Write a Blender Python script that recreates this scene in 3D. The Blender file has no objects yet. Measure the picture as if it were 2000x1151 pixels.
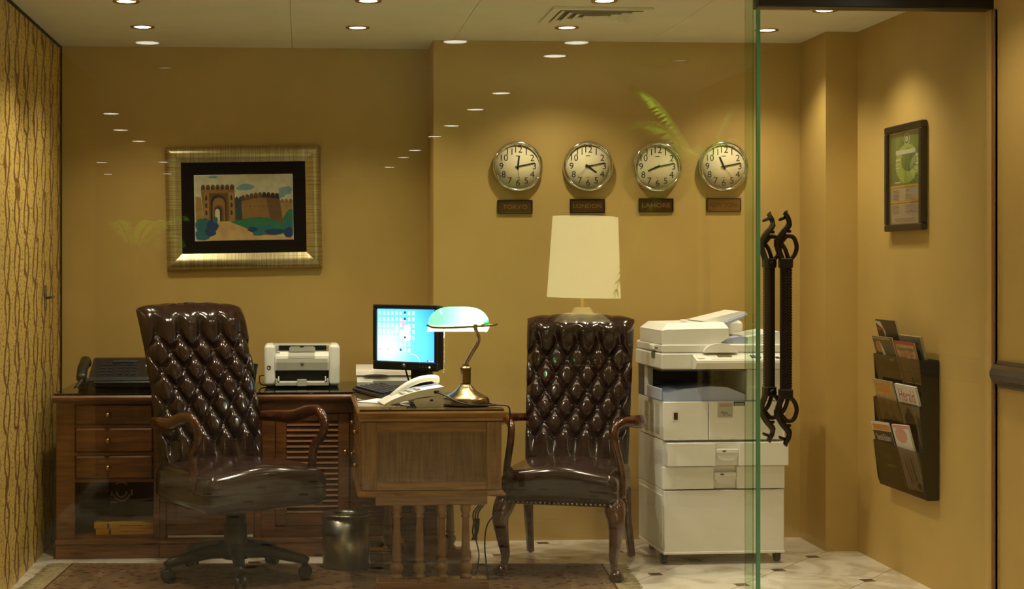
import bpy, math, random
from mathutils import Matrix, Vector, Euler
PI = math.pi
R = math.radians
random.seed(7)
S = bpy.context.scene
C = S.collection

# ------------------------------------------------------------------ camera, light, exposure
FPX = 3136.0                      # focal length in pixels of the 2000 px wide frame
cam_d = bpy.data.cameras.new('camera')
cam_d.sensor_fit = 'HORIZONTAL'; cam_d.sensor_width = 36.0
cam_d.lens = 36.0 * FPX / 2000.0
cam_d.shift_y = -55.5 / 2000.0; cam_d.shift_x = 209.1 / 2000.0
cam_d.clip_start = 0.05; cam_d.clip_end = 100
cam = bpy.data.objects.new('camera', cam_d); C.objects.link(cam)
cam.location = (0, 3.336, 1.34); cam.rotation_euler = (R(90), 0, R(-3.6655))
S.camera = cam
W = bpy.data.worlds.new('world'); S.world = W; W.use_nodes = True
W.node_tree.nodes['Background'].inputs[0].default_value = (0.9, 0.7, 0.4, 1)
W.node_tree.nodes['Background'].inputs[1].default_value = 0.01
S.view_settings.view_transform = 'Standard'; S.view_settings.look = 'None'
S.view_settings.exposure = 0.0; S.view_settings.gamma = 1.0
S.view_settings.use_curve_mapping = False
S.cycles.use_denoising = True
S.cycles.max_bounces = 6; S.cycles.diffuse_bounces = 3; S.cycles.glossy_bounces = 3; S.cycles.transparent_max_bounces = 12
S.cycles.use_adaptive_sampling = True; S.cycles.adaptive_threshold = 0.05
S.cycles.sample_clamp_indirect = 6.0; S.cycles.light_sampling_threshold = 0.03
S.cycles.caustics_reflective = False; S.cycles.caustics_refractive = False
WARM = (1.0, 0.87, 0.60)          # halogen colour as the camera saw it
SPOT_W = 25.0                     # room downlights
LOBBY_W = 30.0                    # lobby downlights

# ------------------------------------------------------------------ helpers
def V(y): return 11.12 - (11.12 - y) * 0.7      # survey depth -> metres
def lin(c):
    return tuple(((v / 255.0) / 12.92 if v / 255.0 <= 0.04045 else ((v / 255.0 + 0.055) / 1.055) ** 2.4) for v in c) + (1.0,)

class NT:
    def __init__(s, m): s.t = m.node_tree; s.n = s.t.nodes; s.l = s.t.links
    def add(s, typ, **kw):
        n = s.n.new(typ)
        for k, v in kw.items(): setattr(n, k, v)
        return n
    def link(s, a, b): s.l.new(a, b)

MATS = {}
def mat(name, col, rough=0.5, metal=0.0, spec=0.5, var=0.0, vscale=8.0, bump=0.0, bscale=60.0, stretch=None,
        coat=0.0, col2=None, emit=None, estr=0.0, contrast=(0.35, 0.65), trans=0.0):
    m = bpy.data.materials.new(name); m.use_nodes = True; MATS[name] = m
    t = NT(m); b = t.n['Principled BSDF']
    b.inputs['Base Color'].default_value = lin(col); b.inputs['Roughness'].default_value = rough
    b.inputs['Metallic'].default_value = metal; b.inputs['Specular IOR Level'].default_value = spec
    b.inputs['Coat Weight'].default_value = coat; b.inputs['Coat Roughness'].default_value = 0.12
    if emit: b.inputs['Emission Color'].default_value = emit; b.inputs['Emission Strength'].default_value = estr
    if col2 is not None or var or bump:
        tc = t.add('ShaderNodeTexCoord'); mp = t.add('ShaderNodeMapping')
        if stretch: mp.inputs['Scale'].default_value = stretch
        t.link(tc.outputs['Object'], mp.inputs[0])
        if col2 is not None or var:
            nz = t.add('ShaderNodeTexNoise'); nz.inputs['Scale'].default_value = vscale; nz.inputs['Detail'].default_value = 3
            t.link(mp.outputs[0], nz.inputs['Vector'])
            rp = t.add('ShaderNodeValToRGB'); rp.color_ramp.elements[0].position = contrast[0]; rp.color_ramp.elements[1].position = contrast[1]
            a = lin(col)
            c2 = lin(col2) if col2 is not None else tuple(min(1, x * (1 - var)) for x in a[:3]) + (1,)
            rp.color_ramp.elements[0].color = c2; rp.color_ramp.elements[1].color = a
            t.link(nz.outputs['Fac'], rp.inputs[0]); t.link(rp.outputs[0], b.inputs['Base Color'])
        if bump:
            n2 = t.add('ShaderNodeTexNoise'); n2.inputs['Scale'].default_value = bscale; n2.inputs['Detail'].default_value = 4
            t.link(mp.outputs[0], n2.inputs['Vector'])
            bp = t.add('ShaderNodeBump'); bp.inputs['Strength'].default_value = bump; bp.inputs['Distance'].default_value = 0.002
            t.link(n2.outputs['Fac'], bp.inputs['Height']); t.link(bp.outputs[0], b.inputs['Normal'])
    return m

def thin_glass(name, tint=(1, 1, 1), f0=0.04, rough=0.0, mixdiff=0.0, dcol=(0, 0, 0)):
    """clear sheet: straight-through transmission plus Schlick reflection"""
    m = bpy.data.materials.new(name); m.use_nodes = True; MATS[name] = m
    t = NT(m); t.n.remove(t.n['Principled BSDF']); out = t.n['Material Output']
    geo = t.add('ShaderNodeNewGeometry')
    dot = t.add('ShaderNodeVectorMath', operation='DOT_PRODUCT')
    t.link(geo.outputs['Normal'], dot.inputs[0]); t.link(geo.outputs['Incoming'], dot.inputs[1])
    ab = t.add('ShaderNodeMath', operation='ABSOLUTE'); t.link(dot.outputs['Value'], ab.inputs[0])
    om = t.add('ShaderNodeMath', operation='SUBTRACT'); om.inputs[0].default_value = 1; t.link(ab.outputs[0], om.inputs[1])
    pw = t.add('ShaderNodeMath', operation='POWER'); t.link(om.outputs[0], pw.inputs[0]); pw.inputs[1].default_value = 5
    ma = t.add('ShaderNodeMath', operation='MULTIPLY_ADD'); t.link(pw.outputs[0], ma.inputs[0])
    ma.inputs[1].default_value = 1 - f0; ma.inputs[2].default_value = f0
    tr = t.add('ShaderNodeBsdfTransparent'); tr.inputs[0].default_value = tuple(tint) + (1,)
    gl = t.add('ShaderNodeBsdfGlossy'); gl.inputs['Roughness'].default_value = rough
    mx = t.add('ShaderNodeMixShader'); t.link(ma.outputs[0], mx.inputs[0])
    if mixdiff:
        df = t.add('ShaderNodeBsdfDiffuse'); df.inputs[0].default_value = tuple(dcol) + (1,)
        m2 = t.add('ShaderNodeMixShader'); m2.inputs[0].default_value = mixdiff
        t.link(tr.outputs[0], m2.inputs[1]); t.link(df.outputs[0], m2.inputs[2]); t.link(m2.outputs[0], mx.inputs[1])
    else:
        t.link(tr.outputs[0], mx.inputs[1])
    t.link(gl.outputs[0], mx.inputs[2]); t.link(mx.outputs[0], out.inputs[0])
    return m

def emis(name, col, s):
    m = bpy.data.materials.new(name); m.use_nodes = True; MATS[name] = m
    t = NT(m); t.n.remove(t.n['Principled BSDF']); e = t.add('ShaderNodeEmission')
    e.inputs[0].default_value = tuple(col) + (1,); e.inputs[1].default_value = s
    t.link(e.outputs[0], t.n['Material Output'].inputs[0])
    if name not in ('lit_shade',): m.cycles.emission_sampling = 'NONE'   # their lamps carry the light
    return m

class MB:
    """mesh builder: collects boxes, tubes, lathes, prisms and grids into one mesh"""
    def __init__(s): s.v = []; s.f = []; s.m = []; s.sm = []; s.M = Matrix.Identity(4); s.mi = 0
    def face(s, idx, smooth=False): s.f.append(idx); s.m.append(s.mi); s.sm.append(smooth)
    def pt(s, p): s.v.append(tuple(s.M @ Vector(p))); return len(s.v) - 1
    def box(s, x0, x1, y0, y1, z0, z1, b=0.0):
        if x0 > x1: x0, x1 = x1, x0
        if y0 > y1: y0, y1 = y1, y0
        if z0 > z1: z0, z1 = z1, z0
        b = min(b, (x1 - x0) * .45, (y1 - y0) * .45, (z1 - z0) * .45)
        if b <= 0:
            i = [s.pt((x, y, z)) for z in (z0, z1) for y in (y0, y1) for x in (x0, x1)]
            for q in ((0, 2, 3, 1), (4, 5, 7, 6), (0, 1, 5, 4), (2, 6, 7, 3), (0, 4, 6, 2), (1, 3, 7, 5)): s.face([i[k] for k in q])
            return s
        V = {}
        cx = ((x0, 1), (x1, -1)); cy = ((y0, 1), (y1, -1)); cz = ((z0, 1), (z1, -1))
        for a in (0, 1):
            for c in (0, 1):
                for d in (0, 1):
                    x, sx = cx[a]; y, sy = cy[c]; z, sz = cz[d]
                    V[a, c, d, 0] = s.pt((x, y + sy * b, z + sz * b))
                    V[a, c, d, 1] = s.pt((x + sx * b, y, z + sz * b))
                    V[a, c, d, 2] = s.pt((x + sx * b, y + sy * b, z))
        def q(l, flip): s.face(l[::-1] if flip else l)
        for a in (0, 1): q([V[a, 0, 0, 0], V[a, 0, 1, 0], V[a, 1, 1, 0], V[a, 1, 0, 0]], a == 1)
        for c in (0, 1): q([V[0, c, 0, 1], V[1, c, 0, 1], V[1, c, 1, 1], V[0, c, 1, 1]], c == 1)
        for d in (0, 1): q([V[0, 0, d, 2], V[0, 1, d, 2], V[1, 1, d, 2], V[1, 0, d, 2]], d == 1)
        for a in (0, 1):
            for c in (0, 1): q([V[a, c, 0, 0], V[a, c, 0, 1], V[a, c, 1, 1], V[a, c, 1, 0]], (a + c) % 2 == 1)
        for a in (0, 1):
            for d in (0, 1): q([V[a, 0, d, 0], V[a, 1, d, 0], V[a, 1, d, 2], V[a, 0, d, 2]], (a + d) % 2 == 1)
        for c in (0, 1):
            for d in (0, 1): q([V[0, c, d, 1], V[0, c, d, 2], V[1, c, d, 2], V[1, c, d, 1]], (c + d) % 2 == 1)
        for a in (0, 1):
            for c in (0, 1):
                for d in (0, 1): q([V[a, c, d, 0], V[a, c, d, 2], V[a, c, d, 1]], (a + c + d) % 2 == 1)
        return s
    def rbox(s, sx, sy, sz, r, c=(0, 0, 0), n=4, mid=2, fn=None):
        """box of half sizes sx,sy,sz with rounded edges; fn(x,y,z) may deform it"""
        def samp(h):
            a = [-(h - r) - r * math.tan(PI / 4 * (1 - k / n)) for k in range(n)]
            m = [-(h - r) + 2 * (h - r) * k / mid for k in range(mid + 1)]
            return a + m + [-x for x in reversed(a)]
        H = (sx, sy, sz); sa = [samp(h) for h in H]
        for ax in range(3):
            for sg in (-1, 1):
                a1, a2 = (ax + 1) % 3, (ax + 2) % 3
                rows = []
                for p in sa[a1]:
                    row = []
                    for q in sa[a2]:
                        P = [0, 0, 0]; P[ax] = sg * H[ax]; P[a1] = p; P[a2] = q
                        I = [max(-(H[k] - r), min(H[k] - r, P[k])) for k in range(3)]
                        D = Vector([P[k] - I[k] for k in range(3)])
                        if D.length > 0: D = D.normalized() * r
                        Q = [I[k] + D[k] for k in range(3)]
                        if fn: Q = fn(*Q)
                        row.append(s.pt((Q[0] + c[0], Q[1] + c[1], Q[2] + c[2])))
                    rows.append(row)
                for i in range(len(rows) - 1):
                    for j in range(len(rows[0]) - 1):
                        f = [rows[i][j], rows[i + 1][j], rows[i + 1][j + 1], rows[i][j + 1]]
                        s.face(f if sg > 0 else f[::-1], True)
        return s
    def grid(s, fn, nu, nv, smooth=True, flip=False):
        rows = [[s.pt(fn(i / nu, j / nv)) for i in range(nu + 1)] for j in range(nv + 1)]
        for j in range(nv):
            for i in range(nu):
                f = [rows[j][i], rows[j][i + 1], rows[j + 1][i + 1], rows[j + 1][i]]
                s.face(f[::-1] if flip else f, smooth)
        return s
    def lathe(s, prof, n=24, axis='z', c=(0, 0, 0), smooth=True, caps=True):
        rings = []
        for r, h in prof:
            ring = []
            for k in range(n):
                a = 2 * PI * k / n
                p = (r * math.cos(a), r * math.sin(a), h) if axis == 'z' else ((r * math.cos(a), -h, r * math.sin(a)) if axis == 'y' else (h, r * math.cos(a), r * math.sin(a)))
                ring.append(s.pt((p[0] + c[0], p[1] + c[1], p[2] + c[2])))
            rings.append(ring)
        for a, b in zip(rings, rings[1:]):
            for k in range(n): s.face([a[k], a[(k + 1) % n], b[(k + 1) % n], b[k]], smooth)
        if caps:
            if prof[0][0] > 1e-6: s.face(rings[0][::-1])
            if prof[-1][0] > 1e-6: s.face(rings[-1])
        return s
    def tube(s, pts, r, n=8, flat=1.0, smooth=True):
        pts = [Vector(p) for p in pts]; rs = r if isinstance(r, (list, tuple)) else [r] * len(pts)
        rings = []; prev = None
        for i, p in enumerate(pts):
            d = (pts[min(i + 1, len(pts) - 1)] - pts[max(i - 1, 0)]).normalized()
            if prev is None:
                up = Vector((0, 0, 1)) if abs(d.z) < 0.9 else Vector((1, 0, 0)); u = d.cross(up).normalized()
            else:
                u = (prev - d * prev.dot(d)).normalized()
            prev = u; w = d.cross(u)
            rings.append([s.pt(p + u * rs[i] * flat * math.cos(2 * PI * k / n) + w * rs[i] * math.sin(2 * PI * k / n)) for k in range(n)])
        for a, b in zip(rings, rings[1:]):
            for k in range(n): s.face([a[k], a[(k + 1) % n], b[(k + 1) % n], b[k]], smooth)
        s.face(rings[0][::-1]); s.face(rings[-1]); return s
    def prism(s, poly, h0, h1, axis='y', smooth=False):
        """poly in the plane across axis: y -> (x,z), x -> (y,z), z -> (x,y)"""
        def P(a, b, h): return (a, h, b) if axis == 'y' else ((h, a, b) if axis == 'x' else (a, b, h))
        A = [s.pt(P(a, b, h0)) for a, b in poly]; B = [s.pt(P(a, b, h1)) for a, b in poly]; n = len(poly)
        s.face(A); s.face(B[::-1])
        for k in range(n): s.face([A[k], B[k], B[(k + 1) % n], A[(k + 1) % n]], smooth)
        return s
    def flat(s, poly, h, axis='y'):
        s.face([s.pt((a, h, b) if axis == 'y' else ((h, a, b) if axis == 'x' else (a, b, h))) for a, b in poly]); return s
    def rect(s, x0, x1, z0, z1, y): return s.flat([(x0, z0), (x1, z0), (x1, z1), (x0, z1)], y)
    def mesh(s, name, mats):
        me = bpy.data.meshes.new(name); me.from_pydata(s.v, [], s.f)
        for m in (mats if isinstance(mats, (list, tuple)) else [mats]): me.materials.append(MATS[m] if isinstance(m, str) else m)
        me.polygons.foreach_set('material_index', s.m); me.polygons.foreach_set('use_smooth', s.sm)
        me.validate(); me.update(); return me
    def build(s, name, mats, parent=None, loc=None, rot=None):
        return link(name, s.mesh(name, mats), parent, loc, rot)

def link(name, data, parent=None, loc=None, rot=None):
    o = bpy.data.objects.new(name, data); C.objects.link(o)
    if parent: o.parent = parent
    if loc: o.location = loc
    if rot: o.rotation_euler = rot
    return o
def tag(o, label=None, cat=None, group=None, kind=None):
    if label: o['label'] = label
    if cat: o['category'] = cat
    if group: o['group'] = group
    if kind: o['kind'] = kind
    return o
def thing(name, label, cat, loc=(0, 0, 0), rz=0.0, group=None):
    o = bpy.data.objects.new(name, None); C.objects.link(o); o.location = loc; o.rotation_euler = (0, 0, R(rz)); o.empty_display_size = 0.05
    return tag(o, label, cat, group)
def spline(pts, n=8):
    """Catmull-Rom through pts (any tuple length)"""
    P = [tuple(p) for p in pts]; P = [P[0]] + P + [P[-1]]; out = []
    for i in range(1, len(P) - 2):
        for k in range(n):
            t = k / n
            out.append(tuple(0.5 * (2 * b + (c - a) * t + (2 * a - 5 * b + 4 * c - d) * t * t + (3 * b - a - 3 * c + d) * t ** 3) for a, b, c, d in zip(P[i - 1], P[i], P[i + 1], P[i + 2])))
    out.append(P[-2]); return out
def text_mesh(txt, size, width=None, extrude=0.0, align='CENTER', spacing=1.0):
    cu = bpy.data.curves.new('lettering', 'FONT'); cu.body = txt; cu.size = size; cu.align_x = align; cu.align_y = 'CENTER'
    cu.extrude = extrude; cu.resolution_u = 3; cu.space_character = spacing
    ob = bpy.data.objects.new('lettering', cu); C.objects.link(ob)
    dg = bpy.context.evaluated_depsgraph_get(); dg.update()
    me = bpy.data.meshes.new_from_object(ob.evaluated_get(dg)); bpy.data.objects.remove(ob); bpy.data.curves.remove(cu)
    if width and len(me.vertices):
        xs = [v.co.x for v in me.vertices]; w = max(xs) - min(xs); k = width / w
        for v in me.vertices: v.co.x *= k
    return me
def text(name, txt, size, m, parent, loc, rot=(PI / 2, 0, 0), width=None, extrude=0.0, align='CENTER'):
    me = text_mesh(txt, size, width, extrude, align); me.materials.clear(); me.materials.append(MATS[m])
    return link(name, me, parent, loc, rot)
def text_into(mb, txt, size, M, width=None):
    me = text_mesh(txt, size, width); base = len(mb.v)
    for v in me.vertices: mb.v.append(tuple(mb.M @ (M @ v.co)))
    for p in me.polygons: mb.f.append([base + i for i in p.vertices]); mb.m.append(mb.mi); mb.sm.append(False)
    bpy.data.meshes.remove(me)
def spot(name, loc, power, parent=None, size=110, blend=0.7, rad=0.03, color=WARM, rot=(0, 0, 0)):
    l = bpy.data.lights.new(name, 'SPOT'); l.energy = power; l.color = color; l.spot_size = R(size); l.spot_blend = blend; l.shadow_soft_size = rad
    o = bpy.data.objects.new(name, l); C.objects.link(o); o.location = loc; o.rotation_euler = rot
    if parent: o.parent = parent
    return o

# ------------------------------------------------------------------ materials
mat('wall_paint', (198, 165, 94), 0.62, var=0.08, vscale=3)
mat('ceiling_paint', (240, 234, 214), 0.7, var=0.05, vscale=4)
mat('marble_joint', (120, 105, 85), 0.6)
mat('black_metal', (14, 12, 11), 0.4, spec=0.5)
mat('bronze', (40, 29, 22), 0.42, metal=0.6, bump=0.4, bscale=220)
mat('wood', (134, 80, 34), 0.36, col2=(88, 46, 18), vscale=3.0, stretch=(2, 2, 22), coat=0.3, contrast=(0.3, 0.7))
mat('wood_h', (134, 80, 34), 0.36, col2=(84, 44, 18), vscale=3.0, stretch=(2, 22, 22), coat=0.3, contrast=(0.3, 0.7))
mat('desk_wood', (152, 112, 60), 0.33, col2=(118, 80, 38), vscale=3.0, stretch=(24, 6, 2), coat=0.3, contrast=(0.3, 0.7))
mat('desk_wood_h', (160, 116, 62), 0.26, col2=(124, 84, 40), vscale=3.0, stretch=(2, 10, 24), coat=0.35, contrast=(0.3, 0.7))
mat('desk_panel', (132, 100, 58), 0.38, col2=(98, 70, 38), vscale=3.0, stretch=(30, 6, 2), contrast=(0.3, 0.7))
mat('slat_wood', (128, 74, 32), 0.5, spec=0.25)
mat('jamb_trim', (128, 90, 46), 0.45)
mat('dark_wood', (88, 42, 18), 0.2, col2=(62, 28, 12), vscale=5, stretch=(5, 5, 5), coat=0.5)
mat('rail_wood', (52, 30, 18), 0.3, col2=(38, 20, 12), vscale=5, stretch=(2, 12, 12), coat=0.3)
mat('brass', (196, 158, 84), 0.25, metal=1.0)
mat('antique_brass', (150, 130, 96), 0.26, metal=1.0, var=0.15, vscale=20)
mat('chrome', (225, 222, 214), 0.09, metal=1.0)
mat('leather', (46, 28, 24), 0.15, spec=0.6)
mat('leather_btn', (44, 28, 25), 0.32)
mat('black_plastic', (11, 11, 12), 0.38)
mat('grey_black_plastic', (24, 24, 26), 0.42, spec=0.4)
mat('white_plastic', (236, 231, 222), 0.4)
mat('printer_white', (250, 248, 244), 0.38)
mat('printer_grey', (186, 184, 174), 0.42)
mat('copier_beige', (238, 235, 228), 0.42, var=0.03, vscale=4)
mat('copier_side', (230, 228, 222), 0.45)
mat('copier_cream', (244, 242, 236), 0.42)
mat('copier_blue', (172, 184, 218), 0.4)
mat('copier_dark', (58, 64, 92), 0.45)
mat('vent_shadow', (176, 172, 162), 0.6)
mat('copier_grey', (110, 106, 92), 0.5)
mat('paper', (232, 230, 228), 0.6)
mat('dial', (242, 228, 186), 0.6)
mat('ink', (24, 22, 20), 0.6)
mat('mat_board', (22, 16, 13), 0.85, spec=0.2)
mat('frame_black', (12, 10, 9), 0.4)
mat('dark_glass_top', (96, 78, 50), 0.03, spec=0.7)
mat('black_glass_top', (22, 22, 20), 0.03, spec=0.5)
mat('glass_edge', (84, 150, 116), 0.2, spec=0.6)
mat('steel', (150, 146, 136), 0.3, metal=1.0, stretch=(1, 1, 40), bump=0.05)
mat('cord_black', (14, 13, 12), 0.5)
mat('rug_cream', (176, 160, 124), 0.95, spec=0.1, var=0.3, vscale=60)
mat('rubber', (20, 20, 20), 0.6)
mat('lens_glass', (240, 235, 220), 0.2)
mat('cover_dark', (40, 36, 34), 0.35); mat('cover_red', (170, 60, 44), 0.35); mat('cover_white', (214, 206, 194), 0.35)
mat('cover_orange', (196, 128, 60), 0.35); mat('cover_tan', (188, 160, 108), 0.35, var=0.3, vscale=30); mat('cover_grey', (120, 112, 104), 0.35, var=0.3, vscale=30)
mat('cover_pink', (206, 150, 140), 0.35); mat('cover_olive', (92, 84, 60), 0.35, var=0.3, vscale=25); mat('cover_skin', (176, 118, 80), 0.4)
mat('book_yellow', (196, 146, 30), 0.5); mat('carton', (52, 54, 56), 0.6); mat('carton_print', (170, 168, 156), 0.6)
mat('stem', (96, 84, 46), 0.6); mat('planter', (96, 62, 40), 0.5)
mat('lamp_body', (70, 58, 44), 0.3); mat('lamp_cap', (232, 222, 190), 0.4)
mat('screw', (190, 180, 160), 0.3, metal=1)
mat('poster_green', (96, 128, 62), 0.35, col2=(58, 92, 52), vscale=9, contrast=(0.4, 0.62)); mat('poster_lime', (150, 174, 84), 0.35); mat('poster_pale', (196, 196, 176), 0.35)
mat('poster_sheet', (176, 160, 144), 0.4); mat('poster_yellow', (206, 158, 32), 0.4); mat('poster_text', (120, 104, 90), 0.5)
for n_, c_ in dict(p_sky=(214, 208, 180), p_cloud=(128, 164, 176), p_wall=(150, 112, 58), p_wall2=(168, 132, 74), p_dark=(56, 38, 28), p_mid=(110, 80, 46),
                   p_light=(226, 214, 180), p_path=(204, 168, 110), p_green=(44, 120, 84), p_teal=(40, 110, 120), p_blue=(24, 62, 112), p_shade=(44, 74, 70)).items():
    mat(n_, c_, 0.5, var=0.22, vscale=22)

thin_glass('pane_glass', (0.97, 0.985, 0.972), 0.036)
thin_glass('pane_band', (0.80, 0.90, 0.80), 0.05)
thin_glass('smoky', (0.72, 0.69, 0.64), 0.05)
thin_glass('clear_cover', (0.97, 0.97, 0.96), 0.04)

def mk_champagne():
    m = mat('champagne', (186, 164, 112), 0.36, metal=0.85)
    t = NT(m); b = t.n['Principled BSDF']
    tc = t.add('ShaderNodeTexCoord'); mp = t.add('ShaderNodeMapping'); mp.inputs['Scale'].default_value = (90, 2, 2)
    t.link(tc.outputs['Object'], mp.inputs[0])
    nz = t.add('ShaderNodeTexNoise'); nz.inputs['Scale'].default_value = 1.6; nz.inputs['Detail'].default_value = 5; t.link(mp.outputs[0], nz.inputs['Vector'])
    rp = t.add('ShaderNodeValToRGB'); rp.color_ramp.elements[0].position = 0.3; rp.color_ramp.elements[1].position = 0.7
    rp.color_ramp.elements[0].color = lin((150, 134, 92)); rp.color_ramp.elements[1].color = lin((226, 214, 172))
    t.link(nz.outputs['Fac'], rp.inputs[0]); t.link(rp.outputs[0], b.inputs['Base Color'])
mk_champagne()

def mk_marble():
    m = mat('marble', (226, 214, 190), 0.16)
    t = NT(m); b = t.n['Principled BSDF']
    geo = t.add('ShaderNodeNewGeometry'); oi = t.add('ShaderNodeObjectInfo')
    ad = t.add('ShaderNodeVectorMath', operation='ADD'); t.link(geo.outputs['Position'], ad.inputs[0])
    cb = t.add('ShaderNodeCombineXYZ'); mu = t.add('ShaderNodeMath', operation='MULTIPLY'); mu.inputs[1].default_value = 30
    t.link(oi.outputs['Random'], mu.inputs[0]); t.link(mu.outputs[0], cb.inputs[2]); t.link(cb.outputs[0], ad.inputs[1])
    nz = t.add('ShaderNodeTexNoise'); nz.inputs['Scale'].default_value = 3.5; nz.inputs['Detail'].default_value = 8; nz.inputs['Distortion'].default_value = 1.6
    t.link(ad.outputs[0], nz.inputs['Vector'])
    rp = t.add('ShaderNodeValToRGB'); e = rp.color_ramp.elements
    e[0].position = 0.40; e[0].color = lin((212, 198, 178)); e[1].position = 0.52; e[1].color = lin((240, 232, 220))
    x = rp.color_ramp.elements.new(0.75); x.color = lin((248, 242, 232))
    t.link(nz.outputs['Fac'], rp.inputs[0]); t.link(rp.outputs[0], b.inputs['Base Color'])
    mat('inset_stone', (70, 48, 34), 0.25, var=0.3, vscale=30)
mk_marble()

def mk_wallpaper():
    m = mat('wallpaper', (200, 160, 72), 0.45, spec=0.5)
    t = NT(m); b = t.n['Principled BSDF']
    geo = t.add('ShaderNodeNewGeometry'); sep = t.add('ShaderNodeSeparateXYZ'); t.link(geo.outputs['Position'], sep.inputs[0])
    def M(op, a, b=None, c=None):
        n = t.add('ShaderNodeMath', operation=op)
        for k, v in enumerate((a, b, c)):
            if v is None: continue
            if isinstance(v, (int, float)): n.inputs[k].default_value = v
            else: t.link(v, n.inputs[k])
        return n.outputs[0]
    nz = t.add('ShaderNodeTexNoise'); nz.inputs['Scale'].default_value = 7.0; nz.inputs['Detail'].default_value = 3; t.link(geo.outputs['Position'], nz.inputs['Vector'])
    jit = M('MULTIPLY', M('SUBTRACT', nz.outputs['Fac'], 0.5), 1.1)
    wav = M('MULTIPLY', M('SINE', M('MULTIPLY_ADD', sep.outputs['Z'], 15.0, M('MULTIPLY', jit, 3.0))), 0.22)
    base = M('MULTIPLY_ADD', sep.outputs['Y'], 4.3, M('MULTIPLY', jit, 0.5))
    d1 = M('PINGPONG', M('ADD', base, wav), 0.5); d2 = M('PINGPONG', M('SUBTRACT', base, wav), 0.5)
    r1 = t.add('ShaderNodeMapRange'); r1.inputs[1].default_value = 0.035; r1.inputs[2].default_value = 0.11; t.link(M('MINIMUM', d1, d2), r1.inputs[0])
    mp2 = t.add('ShaderNodeMapping'); mp2.inputs['Scale'].default_value = (0, 13, 36); t.link(geo.outputs['Position'], mp2.inputs[0])
    v2 = t.add('ShaderNodeTexNoise'); v2.inputs['Scale'].default_value = 2.2; v2.inputs['Detail'].default_value = 3; t.link(mp2.outputs[0], v2.inputs['Vector'])
    r2 = t.add('ShaderNodeMapRange'); r2.inputs[1].default_value = 0.36; r2.inputs[2].default_value = 0.46; t.link(v2.outputs['Fac'], r2.inputs[0])
    r2.inputs[3].default_value = 0.25
    mn = t.add('ShaderNodeMath', operation='MULTIPLY'); t.link(r1.outputs[0], mn.inputs[0]); t.link(r2.outputs[0], mn.inputs[1])
    mx = t.add('ShaderNodeMix', data_type='RGBA'); t.link(mn.outputs[0], mx.inputs['Factor'])
    mx.inputs['A'].default_value = lin((118, 80, 42)); mx.inputs['B'].default_value = lin((228, 196, 112)); t.link(mx.outputs['Result'], b.inputs['Base Color'])
    ml = t.add('ShaderNodeMath', operation='MULTIPLY'); ml.inputs[1].default_value = 0.2; t.link(mn.outputs[0], ml.inputs[0]); t.link(ml.outputs[0], b.inputs['Metallic'])
mk_wallpaper()

def mk_rug():
    for nm, a, b_, sc in (('rug_field', (116, 92, 68), (66, 48, 38), 1.0), ('rug_border', (80, 54, 40), (46, 32, 28), 1.4), ('rug_guard', (128, 106, 78), (40, 28, 25), 2.0)):
        m = mat(nm, a, 0.95, spec=0.1); t = NT(m); b = t.n['Principled BSDF']
        tc = t.add('ShaderNodeTexCoord'); vo = t.add('ShaderNodeTexVoronoi'); vo.inputs['Scale'].default_value = 22 * sc; t.link(tc.outputs['Object'], vo.inputs['Vector'])
        nz = t.add('ShaderNodeTexNoise'); nz.inputs['Scale'].default_value = 40; nz.inputs['Detail'].default_value = 3; t.link(tc.outputs['Object'], nz.inputs['Vector'])
        ad = t.add('ShaderNodeMath', operation='MULTIPLY_ADD'); t.link(vo.outputs['Distance'], ad.inputs[0]); ad.inputs[1].default_value = 0.8; t.link(nz.outputs['Fac'], ad.inputs[2])
        rp = t.add('ShaderNodeValToRGB'); e = rp.color_ramp.elements; e[0].position = 0.6; e[0].color = lin(b_); e[1].position = 0.95; e[1].color = lin(a)
        x = e.new(0.78); x.color = lin(tuple(int((p * 2 + q) / 3) for p, q in zip(a, (120, 60, 40))))
        t.link(ad.outputs[0], rp.inputs[0]); t.link(rp.outputs[0], b.inputs['Base Color'])
mk_rug()

def mk_screen():
    m = bpy.data.materials.new('screen'); m.use_nodes = True; MATS['screen'] = m
    t = NT(m); t.n.remove(t.n['Principled BSDF']); e = t.add('ShaderNodeEmission'); t.link(e.outputs[0], t.n['Material Output'].inputs[0])
    tc = t.add('ShaderNodeTexCoord'); mp = t.add('ShaderNodeMapping'); mp.vector_type = 'POINT'
    mp.inputs['Location'].default_value = (0.10, 0, 0.06); t.link(tc.outputs['Object'], mp.inputs[0])
    ln = t.add('ShaderNodeVectorMath', operation='LENGTH'); t.link(mp.outputs[0], ln.inputs[0])
    rp = t.add('ShaderNodeValToRGB'); q = rp.color_ramp.elements
    q[0].position = 0.02; q[0].color = (0.42, 0.9, 1.0, 1); q[1].position = 0.32; q[1].color = (0.02, 0.17, 0.75, 1)
    x = q.new(0.14); x.color = (0.10, 0.50, 0.85, 1)
    t.link(ln.outputs['Value'], rp.inputs[0]); t.link(rp.outputs[0], e.inputs[0]); e.inputs[1].default_value = 3.0
mk_screen()
emis('icon_white', (0.95, 1.0, 1.0), 2.6); emis('icon_pink', (1.0, 0.6, 0.75), 1.3); emis('icon_yellow', (1, .95, .85), 2.4); emis('icon_navy', (0.02, 0.1, 0.3), 1.0)
emis('downlight_lens', (1.0, 0.93, 0.76), 14.0)
emis('lobby_lens', (1.0, 0.95, 0.78), 13.0)
emis('bulb', (1.0, 0.9, 0.72), 30.0)
emis('led_green', (0.7, 1.0, 0.4), 2.0)
emis('lit_shade', (1.0, 0.92, 0.46), 6.5)

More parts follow.
